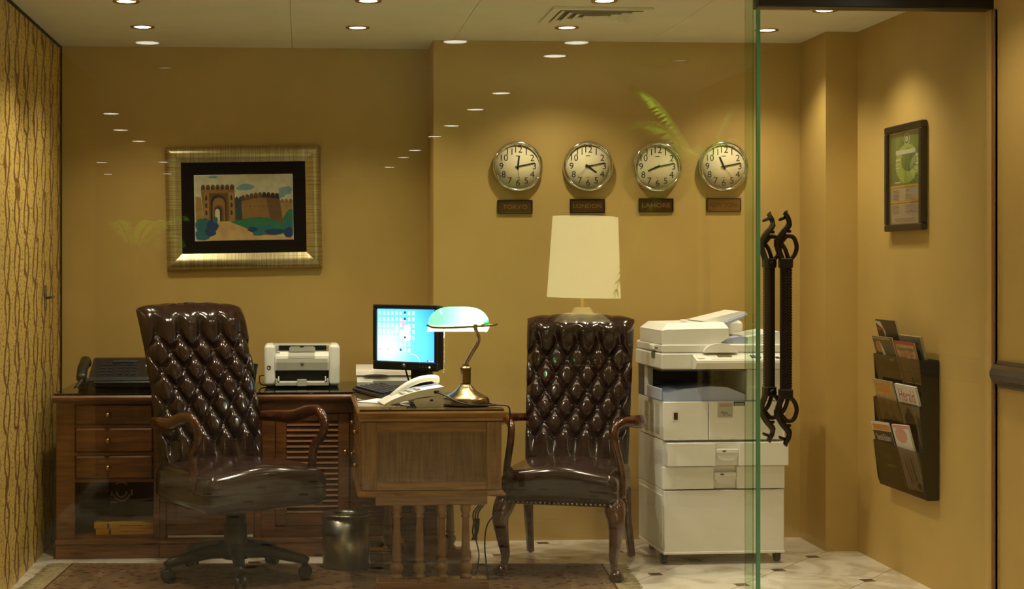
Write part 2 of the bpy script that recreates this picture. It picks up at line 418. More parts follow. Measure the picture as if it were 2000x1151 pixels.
def mk_leaf():
    m = bpy.data.materials.new('leaf'); m.use_nodes = True; MATS['leaf'] = m
    t = NT(m); t.n.remove(t.n['Principled BSDF']); out = t.n['Material Output']
    tr = t.add('ShaderNodeBsdfTranslucent'); tr.inputs[0].default_value = (0.30, 0.62, 0.06, 1)
    df = t.add('ShaderNodeBsdfDiffuse'); df.inputs[0].default_value = (0.12, 0.28, 0.04, 1)
    a = t.add('ShaderNodeMixShader'); a.inputs[0].default_value = 0.4; t.link(tr.outputs[0], a.inputs[1]); t.link(df.outputs[0], a.inputs[2]); t.link(a.outputs[0], out.inputs[0])
mk_leaf()

def mk_bankers():
    m = bpy.data.materials.new('green_shade_glass'); m.use_nodes = True; MATS['green_shade_glass'] = m
    t = NT(m); t.n.remove(t.n['Principled BSDF']); out = t.n['Material Output']
    tr = t.add('ShaderNodeBsdfTranslucent'); tr.inputs[0].default_value = (0.10, 0.74, 0.24, 1)
    df = t.add('ShaderNodeBsdfDiffuse'); df.inputs[0].default_value = (0.02, 0.36, 0.17, 1)
    wt = t.add('ShaderNodeBsdfDiffuse'); wt.inputs[0].default_value = (0.85, 0.82, 0.78, 1)
    gl = t.add('ShaderNodeBsdfGlossy'); gl.inputs['Roughness'].default_value = 0.08
    geo = t.add('ShaderNodeNewGeometry')      # cased glass: green outside, white lining inside
    ms = t.add('ShaderNodeMixShader'); t.link(geo.outputs['Backfacing'], ms.inputs[0]); t.link(df.outputs[0], ms.inputs[1]); t.link(wt.outputs[0], ms.inputs[2])
    a = t.add('ShaderNodeMixShader'); a.inputs[0].default_value = 0.35; t.link(tr.outputs[0], a.inputs[1]); t.link(ms.outputs[0], a.inputs[2])
    b = t.add('ShaderNodeMixShader'); b.inputs[0].default_value = 0.06; t.link(a.outputs[0], b.inputs[1]); t.link(gl.outputs[0], b.inputs[2]); t.link(b.outputs[0], out.inputs[0])
mk_bankers()

# ------------------------------------------------------------------ room shell
XL, XR, YG, YB, YB2, H = -1.205, 2.605, V(8.5), V(11.60), 11.12, 2.44
HL = 2.50   # lobby ceiling height

def struct(o): o['kind'] = 'structure'; return o
def clip(poly, x0, x1, y0, y1):
    for ax, lim, sg in ((0, x0, 1), (0, x1, -1), (1, y0, 1), (1, y1, -1)):
        out = []
        for i in range(len(poly)):
            a, b = poly[i], poly[(i + 1) % len(poly)]; da, db = sg * (a[ax] - lim), sg * (b[ax] - lim)
            if da >= 0: out.append(a)
            if da * db < 0: k = da / (da - db); out.append((a[0] + k * (b[0] - a[0]), a[1] + k * (b[1] - a[1])))
        poly = out
        if not poly: return []
    return poly
def tile_polys(x0, x1, y0, y1):
    g, q, p = 0.0012, 0.0275, 0.283
    ca, sa_ = math.cos(R(6)), math.sin(R(6))
    for i in range(-60, 60):
        for j in range(-60, 60):
            cx, cy = 1.533 + p * (i * ca - j * sa_), 10.233 + p * (i * sa_ + j * ca)
            if not (x0 - p < cx < x1 + p and y0 - p < cy < y1 + p): continue
            if (i + j) % 2:
                k = p - q; a = q - g
                pl = [(k - g, -a), (k - g, a), (a, k - g), (-a, k - g), (-(k - g), a), (-(k - g), -a), (-a, -(k - g)), (a, -(k - g))]; nm = 'tile'
            else:
                a = q - g; pl = [(-a, -a), (a, -a), (a, a), (-a, a)]; nm = 'tile_inset'
            pl = [(u * ca - v * sa_, u * sa_ + v * ca) for u, v in pl]
            full = [(cx + u, cy + v) for u, v in pl]; c = clip(full, x0, x1, y0, y1)
            if len(c) > 2: yield nm, c, len(c) == len(full) and all(abs(s_[0] - f_[0]) + abs(s_[1] - f_[1]) < 1e-9 for s_, f_ in zip(c, full)), (cx, cy), pl

fl = struct(MB().box(XL - .1, XR + .1, YG - .06, YB + .1, -0.1, -0.0015).build('floor', 'marble_joint'))
shared = {}
for nm, c, whole, ctr, pl in tile_polys(XL, XR, YG - .06, YB):
    mname = 'marble' if nm == 'tile' else 'inset_stone'
    if whole:
        if nm not in shared: shared[nm] = MB().prism(pl, -0.012, 0.0, 'z').mesh(nm, mname)
        link(nm, shared[nm], fl, (ctr[0], ctr[1], 0))
    else:
        cx = sum(a for a, _ in c) / len(c); cy = sum(b for _, b in c) / len(c)
        MB().prism([(a - cx, b - cy) for a, b in c], -0.012, 0.0, 'z').build(nm, mname, fl, (cx, cy, 0))
lf = struct(MB().box(-5, 6, V(-13), YG - .06, -0.1, -0.0015).build('floor_lobby', 'marble_joint'))
m1, m2 = MB(), MB()
for nm, c, whole, ctr, pl in tile_polys(-4, 5, V(-8), YG - .06):
    (m1 if nm == 'tile' else m2).prism(c, -0.012, 0.0, 'z')
tag(m1.build('tile', 'marble', lf), kind='stuff'); tag(m2.build('tile_inset', 'inset_stone', lf), kind='stuff')

struct(MB().box(XL - .1, 0.638, YB, YB + .1, -.1, H + .1).build('wall_back', 'wall_paint'))
struct(MB().box(0.638, XR + .1, YB2, YB + .1, -.1, H + .1).build('wall_back_right', 'wall_paint'))
struct(MB().box(2.452, XR + .1, V(10.56), YB2, -.1, H + .1).build('wall_pillar', 'wall_paint'))
struct(MB().box(XR, XR + .14, YG - .06, V(10.56), -.1, H + .1).build('wall_right', 'wall_paint'))
wl = struct(MB().box(XL - .1, XL, YG - .06, YB, -.1, H + .1).build('wall_left', 'wallpaper'))
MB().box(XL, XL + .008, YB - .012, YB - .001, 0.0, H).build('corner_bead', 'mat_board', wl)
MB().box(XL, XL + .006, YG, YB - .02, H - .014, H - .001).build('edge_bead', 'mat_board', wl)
struct(MB().box(XR + .012, XR + .14, V(2.0), YG - .06, -.1, HL + .1).build('wall_lobby_right', 'wall_paint'))
struct(MB().box(XR + .14, 6, V(1.9), V(2.0), -.1, HL + .1).build('wall_lobby_recess', 'wall_paint'))
struct(MB().box(6, 6.1, V(-13), V(2.0), -.1, HL + .1).build('wall_lobby_far_right', 'wall_paint'))
struct(MB().box(-5.1, -5, V(-13), YG + .1, -.1, HL + .1).build('wall_lobby_left', 'wall_paint'))
struct(MB().box(-1.42, -1.30, V(2.4), YG - .06, -.1, HL + .1).build('wall_lobby_near_left', 'wall_paint'))
struct(MB().box(-5.1, XL - .1, YG - .06, YG + .04, -.1, HL + .1).build('wall_front_left', 'wall_paint'))
struct(MB().box(-5.1, 6.1, V(-13.1), V(-13), -.1, HL + .1).build('wall_lobby_back', 'wall_paint'))
struct(MB().box(XL, XR + .012, YG - .05, YG + .05, 2.42, HL + .1).build('wall_front_top', 'wall_paint'))
ce = struct(MB().box(XL - .1, XR + .1, YG - .0, YB + .1, H + .012, H + .1).build('ceiling', 'ceiling_paint'))
ys = [YG + .05, V(9.30), V(10.58), YB]; xs = [XL, -0.05, 0.735, 1.70, XR]
for j in range(3):
    for i in range(4):
        MB().box(xs[i] + .0008, xs[i + 1] - .0008, ys[j] + .0016, ys[j + 1] - .0016, H, H + .0125, .001).build('ceiling_panel', 'ceiling_paint', ce)
struct(MB().box(-5.1, 6.1, V(-13), YG - .05, HL, HL + .1).build('ceiling_lobby', 'ceiling_paint'))

# front: fixed pane, door leaf, header, jamb trim
w1 = struct(MB().box(XL + .002, 1.664, YG - .006, YG + .006, 0.012, 2.345).build('window_1', 'pane_glass'))
MB().box(1.6642, 1.694, YG - .006, YG + .006, 0.012, 2.345).build('polished_edge', 'pane_band', w1)
MB().box(1.6942, 1.698, YG - .006, YG + .006, 0.012, 2.345).build('glass_edge', 'pane_band', w1)
MB().box(XL, 1.70, YG - .02, YG + .02, 2.3455, 2.4195, .003).build('head_channel', 'black_metal', w1)
MB().box(XL, 1.70, YG - .018, YG + .018, 0.0005, 0.0115, .002).build('floor_channel', 'black_metal', w1)
t1 = struct(MB().box(1.705, XR + .010, YG - .045, YG + .045, 2.312, 2.4195, .004).build('trim_1', 'black_metal'))
t2 = struct(MB().box(XR - .006, XR + .011, YG - .06, YG - .035, 0.001, 2.31, .003).build('trim_2', 'jamb_trim'))

d1 = thing('door_1', 'frameless clear glass door leaf with scrolled dark bronze pull handles', 'door', (XR - .012, YG, 0)); struct(d1)
d1.rotation_euler = (0, 0, R(1.4))
DW = 0.893
MB().box(-DW + .0145, 0, -.006, .006, 0.008, 2.305).build('pane', 'pane_glass', d1)
MB().box(-DW, -DW + .0143, -.006, .006, 0.008, 2.305).build('glass_edge', 'glass_edge', d1)
def pull(yo, xo, sgn):
    """ornamental pull: scrolled finials, twisted grip, collars; yo = stand-off from the glass"""
    root = MB()
    x = -0.800 + xo; y = yo; zc = 1.108
    g = MB(); g.box(x - .020, x + .020, y - .012, y + .012, zc - .235, zc + .235, .004)
    for k in range(44):
        z = zc - .225 + k * .0105
        g.tube([(x - .020, y - sgn * .0125, z - .006), (x + .020, y - sgn * .0125, z + .012)], .0032, 5)
    p = g.build('pull_handle', 'bronze', d1)
    for s_ in (-1, 1):
        c = MB()
        c.box(x - .024, x + .024, y - .018, y + .018, zc + s_ * .225, zc + s_ * .262, .004)
        c.lathe([(.006, 0), (.006, .004)], 10, 'y', (x, y - sgn * .019, zc + s_ * .243))
        c.build('collar', 'bronze', p)
        f = MB()
        def Q(dx, dz): return (x + dx, y, zc + s_ * dz)
        # long outer stem up to the finial
        f.tube([Q(*q) for q in spline([(-.014, .255), (-.030, .300), (-.030, .322), (-.012, .355), (.012, .385), (.010, .408), (.000, .424)], 6)],
               [.012 if k < 26 else .010 for k in range(37)], 8)
        f.tube([Q(*q) for q in [(.000, .422), (.001, .432), (.005, .440)]], [.011, .008, .002], 8)
        # side loop scroll
        f.tube([Q(*q) for q in spline([(.016, .255), (.034, .275), (.042, .305), (.030, .338), (.006, .344), (-.008, .332), (-.024, .312)], 6)], .0085, 8)
        f.tube([Q(*q) for q in spline([(.010, .258), (.000, .290), (-.012, .310), (-.026, .322)], 5)], .008, 8)
        # leaf buds
        f.tube([Q(*q) for q in [(-.004, .412), (-.020, .406), (-.026, .402)]], [.006, .006, .004], 7)
        f.tube([Q(*q) for q in [(-.008, .366), (.012, .362), (.020, .361)]], [.007, .007, .005], 7)
        for k in range(3): f.tube([Q(-.044, .308 + .009 * k), Q(-.010, .308 + .009 * k)], .0055, 7)
        f.build('scroll', 'bronze', p)
        MB().tube([(x, y, zc + s_ * .243), (x, sgn * .006 - sgn * .012 if False else -sgn * .0065, zc + s_ * .243)], .009, 10).build('standoff', 'bronze', p)
pull(-.062, 0.0, 1); pull(.070, -.020, -1)

# ------------------------------------------------------------------ ceiling fittings
def downlight(loc, label, group, rad=.040, power=0, lens='downlight_lens', ring='brass', size=118, blend=.75, bulge=.004):
    t = thing('downlight', label, 'downlight', loc, 0, group)
    MB().lathe([(rad, .0), (rad + .001, -.004), (rad + .014, -.005), (rad + .016, -.0005)], 28, caps=False).build('trim_ring', ring, t)
    MB().lathe([(rad - .001, -.001), (rad - .006, -.0008 - bulge * .4), (0.0001, -.001 - bulge)], 28, caps=False).build('lens', lens, t)
    if power:
        spot('downlight_beam', (0, 0, -.02), power, t, size, blend, .035)
    return t
names_x = ['nearest the gold wallpaper', 'above the flatbed printer', 'nearest the ceiling vent', 'nearest the pillar']
labs = [('recessed downlight above the framed fort painting', (-.731, 10.62)), ('recessed downlight above the computer monitor', (.255, 10.56)),
        ('recessed downlight just behind the ceiling vent, above the clocks', (1.217, 10.47)), ('recessed downlight seen right of the glass pane edge', (2.158, 10.50)),
        ('front recessed downlight nearest the gold wallpaper', (-.728, 9.60)), ('front recessed downlight left of the ceiling vent', (.274, 9.49)),
        ('front recessed downlight at the near edge of the ceiling vent', (1.249, 9.40)), ('front recessed downlight just under the black door header', (2.24, 9.66))]
for lb, (x, y) in labs:
    downlight((x, V(y), H), lb, 'recessed downlights in the office ceiling', power=SPOT_W * (1.1 if (y < 10 and x > 2) else 1.75 if y < 10 else 1.0))

t = thing('ceiling_vent', 'square white slatted air vent set in the office ceiling', 'vent', (1.278, V(9.93), H))
MB().box(-.19, .19, -.185, .185, -.0008, -.0002).build('backing', 'copier_grey', t)
def ringframe(mb, hx, hy, w, z0, z1, tilt=0.0):
    for sx, sy in ((1, 0), (-1, 0), (0, 1), (0, -1)):
        o = [(hx, hy), (hx, -hy)] if sx == 1 else ([(-hx, -hy), (-hx, hy)] if sx == -1 else ([(-hx, hy), (hx, hy)] if sy == 1 else [(hx, -hy), (-hx, -hy)]))
        i = [(a - w * (1 if a > 0 else -1), b - w * (1 if b > 0 else -1)) for a, b in o]
        P = [mb.pt((o[0][0], o[0][1], z0)), mb.pt((o[1][0], o[1][1], z0)), mb.pt((i[1][0], i[1][1], z0 + tilt)), mb.pt((i[0][0], i[0][1], z0 + tilt))]
        Q = [mb.pt((o[0][0], o[0][1], z1)), mb.pt((o[1][0], o[1][1], z1)), mb.pt((i[1][0], i[1][1], z1 + tilt)), mb.pt((i[0][0], i[0][1], z1 + tilt))]
        mb.face(P); mb.face(Q[::-1])
        for k in range(4): mb.face([P[k], Q[k], Q[(k + 1) % 4], P[(k + 1) % 4]])
    return mb
ringframe(MB(), .215, .210, .035, -.010, -.0008).build('frame', 'ceiling_paint', t)
for k in range(4):
    ringframe(MB(), .175 - .040 * k, .170 - .040 * k, .026, -.014, -.0125, .010).build('slat', 'ceiling_paint', t)
MB().box(-.012, .012, -.012, .012, -.012, -.008, .002).build('slat', 'ceiling_paint', t)

# ------------------------------------------------------------------ framed fort painting
t = thing('framed_painting', 'watercolour of a fort gate in a wide champagne frame with dark mat', 'painting', (-.292, YB - .001, 1.635))
t.rotation_euler = (0, R(-1.0), 0)
HX, HZ, FW = .389, .307, .078
def rail(L, name):
    mb = MB(); prof = [(0, 0), (0, .018), (.010, .032), (.026, .040), (.046, .036), (.062, .024), (.078, .016), (.078, 0)]
    rows = []
    for d, h in prof: rows.append((mb.pt((-L + d, -h, -d)), mb.pt((L - d, -h, -d))))
    for k in range(len(rows) - 1): mb.face([rows[k][0], rows[k][1], rows[k + 1][1], rows[k + 1][0]], 1 < k < 5)
    return mb.build(name, 'champagne', t)
o = rail(HX, 'frame_rail'); o.location = (0, 0, HZ)
o = rail(HX, 'frame_rail'); o.location = (0, 0, -HZ); o.rotation_euler = (0, PI, 0)
o = rail(HZ, 'frame_rail'); o.location = (HX, 0, 0); o.rotation_euler = (0, PI / 2, 0)
o = rail(HZ, 'frame_rail'); o.location = (-HX, 0, 0); o.rotation_euler = (0, -PI / 2, 0)
MB().box(-.315, .315, -.012, -.004, -.234, .234).build('mat_board', 'mat_board', t)
PM = ['p_sky', 'p_cloud', 'p_wall', 'p_wall2', 'p_dark', 'p_mid', 'p_light', 'p_path', 'p_green', 'p_teal', 'p_blue', 'p_shade', 'paper']
pm = MB(); PWd, PHt = .490, .328; lay = [0]
def U(x, y): return (-PWd / 2 + (x - 328) / 785 * PWd, PHt / 2 - (y - 330) / 528 * PHt)
def paint(m, pts):
    lay[0] += 1; pm.mi = PM.index(m); pm.flat([U(*p) for p in pts], -.0130 - .00006 * lay[0])
def blob(m, cx, cy, rx, ry, n=14, j=.18, seed=1):
    rr = random.Random(seed); paint(m, [(max(330, min(1111, cx + rx * math.cos(2 * PI * k / n) * (1 + rr.uniform(-j, j)))), max(333, min(855, cy + ry * math.sin(2 * PI * k / n) * (1 + rr.uniform(-j, j))))) for k in range(n)])
pm.mi = 12; pm.rect(-PWd / 2 - .002, PWd / 2 + .002, -PHt / 2 - .002, PHt / 2 + .002, -.0125)
paint('p_sky', [(328, 330), (1113, 330), (1113, 858), (328, 858)])
for i, (x, y, a, b) in enumerate([(745, 430, 60, 26), (480, 345, 40, 12), (1060, 460, 55, 36), (1000, 500, 60, 22), (690, 440, 30, 14)]): blob('p_cloud', x, y, a, b, seed=i)
paint('p_wall2', [(335, 500), (378, 510), (400, 690), (335, 700)])
paint('p_wall', [(378, 445), (648, 445), (655, 705), (440, 700), (400, 690)])
def merlon(m, x, y, w, h): paint(m, [(x, y)] + [(x + w / 2 - w / 2 * math.cos(PI * k / 8), y - h * .45 - h * .55 * math.sin(PI * k / 8)) for k in range(9)] + [(x + w, y)])
for k in range(7): merlon('p_mid', 380 + k * 38.5, 447, 35, 42); merlon('p_dark', 389 + k * 38.5, 447, 15, 22)
paint('p_mid', [(445, 475), (595, 475), (600, 704), (445, 704)])
paint('p_wall2', [(402, 470), (440, 470), (440, 690), (405, 690)])
paint('p_wall2', [(603, 470), (640, 470), (645, 700), (605, 700)])
for y in (520, 580, 640): paint('p_dark', [(412, y - 18), (420, y - 28), (428, y - 18), (428, y + 12), (412, y + 12)]); paint('p_dark', [(614, y - 18), (622, y - 28), (630, y - 18), (630, y + 12), (614, y + 12)])
def arch(m, cx, w, top, spring, bot): paint(m, [(cx - w / 2, bot)] + [(cx - w / 2 * math.cos(PI * k / 12), spring - (spring - top) * math.sin(PI * k / 12) ** .8) for k in range(13)] + [(cx + w / 2, bot)])
arch('p_dark', 518, 124, 488, 555, 703); arch('p_wall', 520, 100, 512, 570, 703); arch('p_mid', 520, 76, 572, 610, 703)
arch('p_dark', 514, 58, 588, 625, 704); arch('p_light', 508, 38, 602, 630, 704)
paint('p_shade', [(650, 520), (705, 520), (712, 700), (655, 705)])
for k in range(2): merlon('p_shade', 652 + 30 * k, 550, 26, 45)
paint('p_wall2', [(1010, 555), (1113, 560), (1113, 700), (1020, 690)])
for k in range(3): merlon('p_wall', 1014 + 34 * k, 560, 30, 30)
paint('p_wall', [(700, 545), (760, 528), (860, 516), (960, 514), (1008, 522), (1034, 730), (900, 720), (708, 700)])
paint('p_mid', [(900, 516), (960, 514), (1008, 522), (1034, 730), (940, 720)])
for k in range(9):
    x = 700 + k * 34; merlon('p_mid' if k < 5 else 'p_dark', x, 545 - 30 * math.sin(PI * (k + .7) / 11), 31, 44)
for k in range(7): paint('p_dark', [(735 + 34 * k, 582), (741 + 34 * k, 580), (741 + 34 * k, 592), (735 + 34 * k, 592)])
paint('p_path', [(505, 704), (615, 704), (700, 745), (790, 790), (860, 815), (1040, 838), (1113, 846), (1113, 858), (430, 858), (470, 800), (505, 740)])
paint('p_green', [(610, 710), (700, 695), (770, 678), (840, 672), (930, 685), (1000, 712), (1050, 740), (1040, 800), (900, 800), (790, 780), (740, 760), (690, 742)])
paint('p_green', [(1030, 690), (1060, 640), (1080, 615), (1113, 610), (1113, 760), (1040, 760)])
for i, (m_, x, y, a, b) in enumerate([('p_teal', 880, 770, 110, 32), ('p_blue', 790, 775, 40, 22), ('p_blue', 960, 795, 80, 24), ('p_teal', 1075, 760, 42, 60), ('p_blue', 1080, 800, 40, 38), ('p_teal', 400, 740, 75, 58), ('p_blue', 470, 740, 46, 50), ('p_teal', 385, 810, 60, 42), ('p_blue', 450, 790, 50, 36), ('p_teal', 490, 690, 20, 26), ('p_teal', 840, 805, 60, 18), ('p_green', 370, 700, 30, 20)]): blob(m_, x, y, a, b, seed=20 + i)
pm.build('print', PM, t)

# ------------------------------------------------------------------ four world clocks and their plates
clock_parts = {}
def clock(x, z, hour, minute, sec, label):
    t = thing('wall_clock', label, 'clock', (x, YB2 - .001, z), 0, 'chrome wall clocks in a row')
    if not clock_parts:
        R0 = .124
        clock_parts['case'] = MB().lathe([(R0 - .012, 0), (R0 - .004, .006), (R0, .020), (R0 - .002, .032), (R0 - .008, .038), (R0 - .013, .036), (R0 - .017, .030), (R0 - .019, .0225), (.001, .0224)], 56, 'y', caps=False).mesh('case', 'chrome')
        clock_parts['dial'] = MB().lathe([(R0 - .0185, .0226), (R0 - .0185, .0230), (.0001, .0231)], 56, 'y', caps=False).mesh('dial', 'dial')
        n = MB()
        for k in range(1, 13):
            a = PI / 2 - 2 * PI * k / 12; r = .081
            text_into(n, str(k), .045, Matrix.Translation((r * math.cos(a), -.0236, r * math.sin(a))) @ Matrix.Rotation(PI / 2, 4, 'X'))
        n.rect(-.011, .011, .0495, .0525, -.0236); n.rect(-.007, .007, -.054, -.0525, -.0236)
        clock_parts['numerals'] = n.mesh('numerals', 'ink')
    for k in ('case', 'dial', 'numerals'): tag(link(k if k != 'numerals' else 'dial_numbering', clock_parts[k], t), kind='stuff' if k == 'numerals' else None)
    for nm, L, w, ang, yy in (('hour_hand', .052, .0048, 2 * PI * (hour + minute / 60) / 12, -.0258), ('minute_hand', .084, .0030, 2 * PI * minute / 60, -.0275), ('second_hand', .074, .0007, 2 * PI * sec / 60, -.029)):
        h = MB().prism([(-w, -.014), (w, -.014), (w * .75, L), (-w * .75, L)], yy, yy + .001)
        if nm == 'second_hand': h.lathe([(.005, -yy), (.005, -yy + .002)], 12, 'y')
        o = h.build(nm, 'ink', t); o.rotation_euler = (0, ang, 0)
clock(1.048, 1.825, 0, 13, 29, 'round chrome wall clock showing just past twelve, leftmost of the row')
clock(1.392, 1.827, 4, 13, 38, 'round chrome wall clock with its hour hand just past four')
clock(1.735, 1.826, 8, 13, 13, 'round chrome wall clock with its hour hand just past eight')
clock(2.064, 1.829, 11, 13, 24, 'round chrome wall clock beside the glass edge, hour hand past eleven')
def plate(x, z, txt, label, warm):
    t = thing('name_plate', label, 'plate', (x, YB2 - .001, z), 0, 'small city plates under the clocks')
    mb = MB(); hw, hh = .0865, .034
    mb.box(-hw, hw, -.010, 0, -hh, -hh + .006, .002); mb.box(-hw, hw, -.010, 0, hh - .006, hh, .002)
    mb.box(-hw, -hw + .006, -.010, 0, -hh + .006, hh - .006, .002); mb.box(hw - .006, hw, -.010, 0, -hh + .006, hh - .006, .002)
    mb.build('border', 'frame_black', t)
    MB().box(-hw + .005, hw - .005, -.006, -.001, -hh + .005, hh - .005).build('plaque', warm, t)
    text('lettering', txt, .030, 'ink' if warm == 'plate_gold' else 'plate_ink', t, (0, -.0063, -.001), width=min(.14, .022 * len(txt) + .01))
mat('plate_gold', (150, 106, 42), 0.3, metal=0.7, var=0.3, vscale=14); mat('plate_dark', (96, 66, 30), 0.3, metal=0.7, var=0.3, vscale=14)
mat('plate_ink', (136, 116, 66), 0.4, metal=0.4)
plate(1.036, 1.629, 'TOKYO', 'small brass city plate lettered TOKYO under the leftmost clock', 'plate_dark')
plate(1.392, 1.634, 'LONDON', 'small brass city plate lettered LONDON under the second clock', 'plate_dark')
plate(1.732, 1.638, 'LAHORE', 'small brass city plate under the clock showing past eight', 'plate_dark')
plate(2.069, 1.641, 'NEW YORK', 'small amber brass plate lettered NEW YORK under the rightmost clock', 'plate_gold')

# ------------------------------------------------------------------ poster frame on the right wall
t = thing('notice_frame', 'black framed green and white notice hung on the right wall', 'notice', (XR - .001, V(9.655), 1.722), -90)
HX, HZ = .2135, .230
for a in ((-HX, HX, HZ - .030, HZ), (-HX, HX, -HZ, -HZ + .030)):
    MB().box(a[0], a[1], -.028, 0, a[2], a[3], .004).build('frame_rail', 'frame_black', t)
for a in ((-HX, -HX + .032), (HX - .032, HX)):
    MB().box(a[0], a[1], -.028, 0, -HZ + .030, HZ - .030, .004).build('frame_rail', 'frame_black', t)
NM = ['poster_sheet', 'poster_green', 'poster_lime', 'poster_pale', 'poster_yellow', 'poster_text', 'paper']
nb = MB(); x0, x1, z0, z1 = -.180, .180, -.198, .198; lay = 0
nb.mi = 6; nb.rect(x0 - .003, x1 + .003, z0 - .002, z1 + .002, -.010)
def pr(m, a, b, c, d):
    global lay; lay += 1; nb.mi = NM.index(m); nb.rect(x0 + a * .36, x0 + b * .36, z1 - d * .396, z1 - c * .396, -.0104 - .0001 * lay)
pr('poster_sheet', 0, 1, 0, 1); pr('poster_green', 0, 1, 0, .58)
lay += 1; nb.mi = 2; nb.flat([(.01 + .13 * math.cos(2 * PI * k / 24), .06 + .085 * math.sin(2 * PI * k / 24)) for k in range(24)], -.0104 - .0001 * lay)
lay += 1; nb.mi = 1; nb.flat([(.03 + .085 * math.cos(2 * PI * k / 24), .075 + .05 * math.sin(2 * PI * k / 24)) for k in range(24)], -.0104 - .0001 * lay)
for rr, m_ in ((.034, 3), (.028, 1), (.016, 3), (.010, 2)):
    lay += 1; nb.mi = m_; nb.flat([(.01 + rr * math.cos(2 * PI * k / 20), .165 + rr * .75 * math.sin(2 * PI * k / 20)) for k in range(20)], -.0104 - .0001 * lay)
pr('poster_pale', .18, .80, .195, .245); pr('poster_pale', .18, .34, .29, .31); pr('poster_pale', .18, .32, .34, .355); pr('poster_pale', .18, .30, .38, .395)
pr('poster_pale', .16, .34, .54, .555); pr('poster_yellow', 0, 1, .58, .602); pr('poster_yellow', 0, 1, .752, .772)
for y in (.63, .65, .68, .695, .71, .725, .80, .82, .86, .875): pr('poster_text', .10, .28, y, y + .007); pr('poster_text', .50, .50 + .06 + .2 * ((y * 37) % 1), y, y + .007)
pr('poster_text', .15, .80, .945, .953)
nb.build('print', NM, t)
MB().box(-.181, .181, -.0215, -.0205, -.199, .199).build('cover_glass', 'clear_cover', t)

# ------------------------------------------------------------------ handrail on the lobby wall
t = thing('handrail', 'dark moulded wooden handrail ending beside the door jamb', 'handrail', (XR + .0115, YG - .075, .935))
pf = [(0, -.050), (-.012, -.050), (-.014, -.040), (-.024, -.036), (-.036, -.022), (-.040, 0), (-.036, .022), (-.024, .036), (-.014, .040), (-.012, .050), (0, .050)]
MB().prism([(a, b) for a, b in pf], 0, -.9, 'y', smooth=False).build('rail', 'rail_wood', t)
MB().grid(lambda u, v: (-.040 * math.sin(PI * v) * 1.0 * math.cos(PI / 2 * u), .034 * math.sin(PI * v) * math.sin(PI / 2 * u), -.036 * math.cos(PI * v)), 8, 14).build('rounded_end', 'rail_wood', t)

# ------------------------------------------------------------------ wall hook on the wallpaper
t = thing('door_catch', 'small grey metal catch fixed on the gold wallpaper', 'catch', (XL + .001, V(10.9), 1.19))
MB().box(0, .006, -.020, .020, -.06, .06, .002).build('plate', 'steel', t)
MB().tube([(.004, 0, .0), (.030, 0, .004), (.045, -.03, .006)], .006, 8).build('lever', 'steel', t)

# ------------------------------------------------------------------ rug
rug = thing('rug', 'worn Persian rug with cream fringe under the desk and chairs', 'rug', (-1.03, 10.625, 0), -4.0)
RL, RW = 2.38, 1.10
MB().box(0, RL, -RW, 0, .0012, .006).build('rug_backing', 'rug_border', rug)
MB().box(.20, RL - .20, -RW + .2, -.2, .0061, .0082).build('field', 'rug_field', rug)
def band(a, b, m, nm, z):
    mb = MB()
    mb.box(a, RL - a, -b, -a, .0061, z); mb.box(a, RL - a, -RW + a, -RW + b, .0061, z)
    mb.box(a, b, -RW + b, -b, .0061, z); mb.box(RL - b, RL - a, -RW + b, -b, .0061, z); mb.build(nm, m, rug)
band(.012, .05, 'rug_guard', 'guard_stripe', .0078); band(.05, .16, 'rug_field', 'border_band', .0080); band(.16, .199, 'rug_guard', 'guard_stripe', .0078)
for sx in (0, 1):
    mb = MB(); rr = random.Random(3 + sx)
    mb.box(*((-.035, 0) if sx == 0 else (RL, RL + .035)), -RW, 0, .0015, .0045)
    for k in range(240):
        y = -RW * k / 240 - .003; L = rr.uniform(.05, .075); d = rr.uniform(-.010, .010)
        xs_ = -.034 if sx == 0 else RL + .034; sg = -1 if sx == 0 else 1
        mb.tube([(xs_, y, .004), (xs_ + sg * L * .5, y + d, .005), (xs_ + sg * L, y + 1.5 * d, .003)], [.0022, .002, .0012], 4)
    tag(mb.build('fringe', 'rug_cream', rug), 'cream knotted fringe', kind='stuff')
ZR = .0085

# ------------------------------------------------------------------ credenza: three cabinet units, plinths, worktop
YF = V(10.64); YBK = V(11.55); ZT = .714
def knob(parent, loc, axis='y', r=.0135, m='brass'):
    o = MB().lathe([(r * .45, 0), (r * .45, r * .6), (r * .95, r * 1.0), (r, r * 1.5), (r * .7, r * 2.1), (.0002, r * 2.3)], 14, axis).build('knob', m, parent, loc)
    return o
def cabinet(name, label, x0, x1):
    t = thing(name, label, 'cabinet', ((x0 + x1) / 2, YF, 0)); w = (x1 - x0) / 2
    mb = MB(); th = .018
    mb.box(-w, -w + th, .012, YBK - YF, .085, ZT); mb.box(w - th, w, .012, YBK - YF, .085, ZT)
    mb.box(-w + th, w - th, .012, YBK - YF, .085, .100); mb.box(-w + th, w - th, YBK - YF - .012, YBK - YF, .1, ZT); mb.box(-w + th, w - th, .012, YBK - YF - .012, ZT - .012, ZT)
    mb.build('carcass', 'wood', t)
    pl = MB().box(-w, w, -.030, YBK - YF, .0, .066, .003)
    pl.prism([(-.030, .066), (-.036, .070), (-.034, .080), (-.020, .086), (.02, .086), (.02, .066)], -w, w, 'x')
    pl.build('plinth', 'wood_h', t)
    return t, w
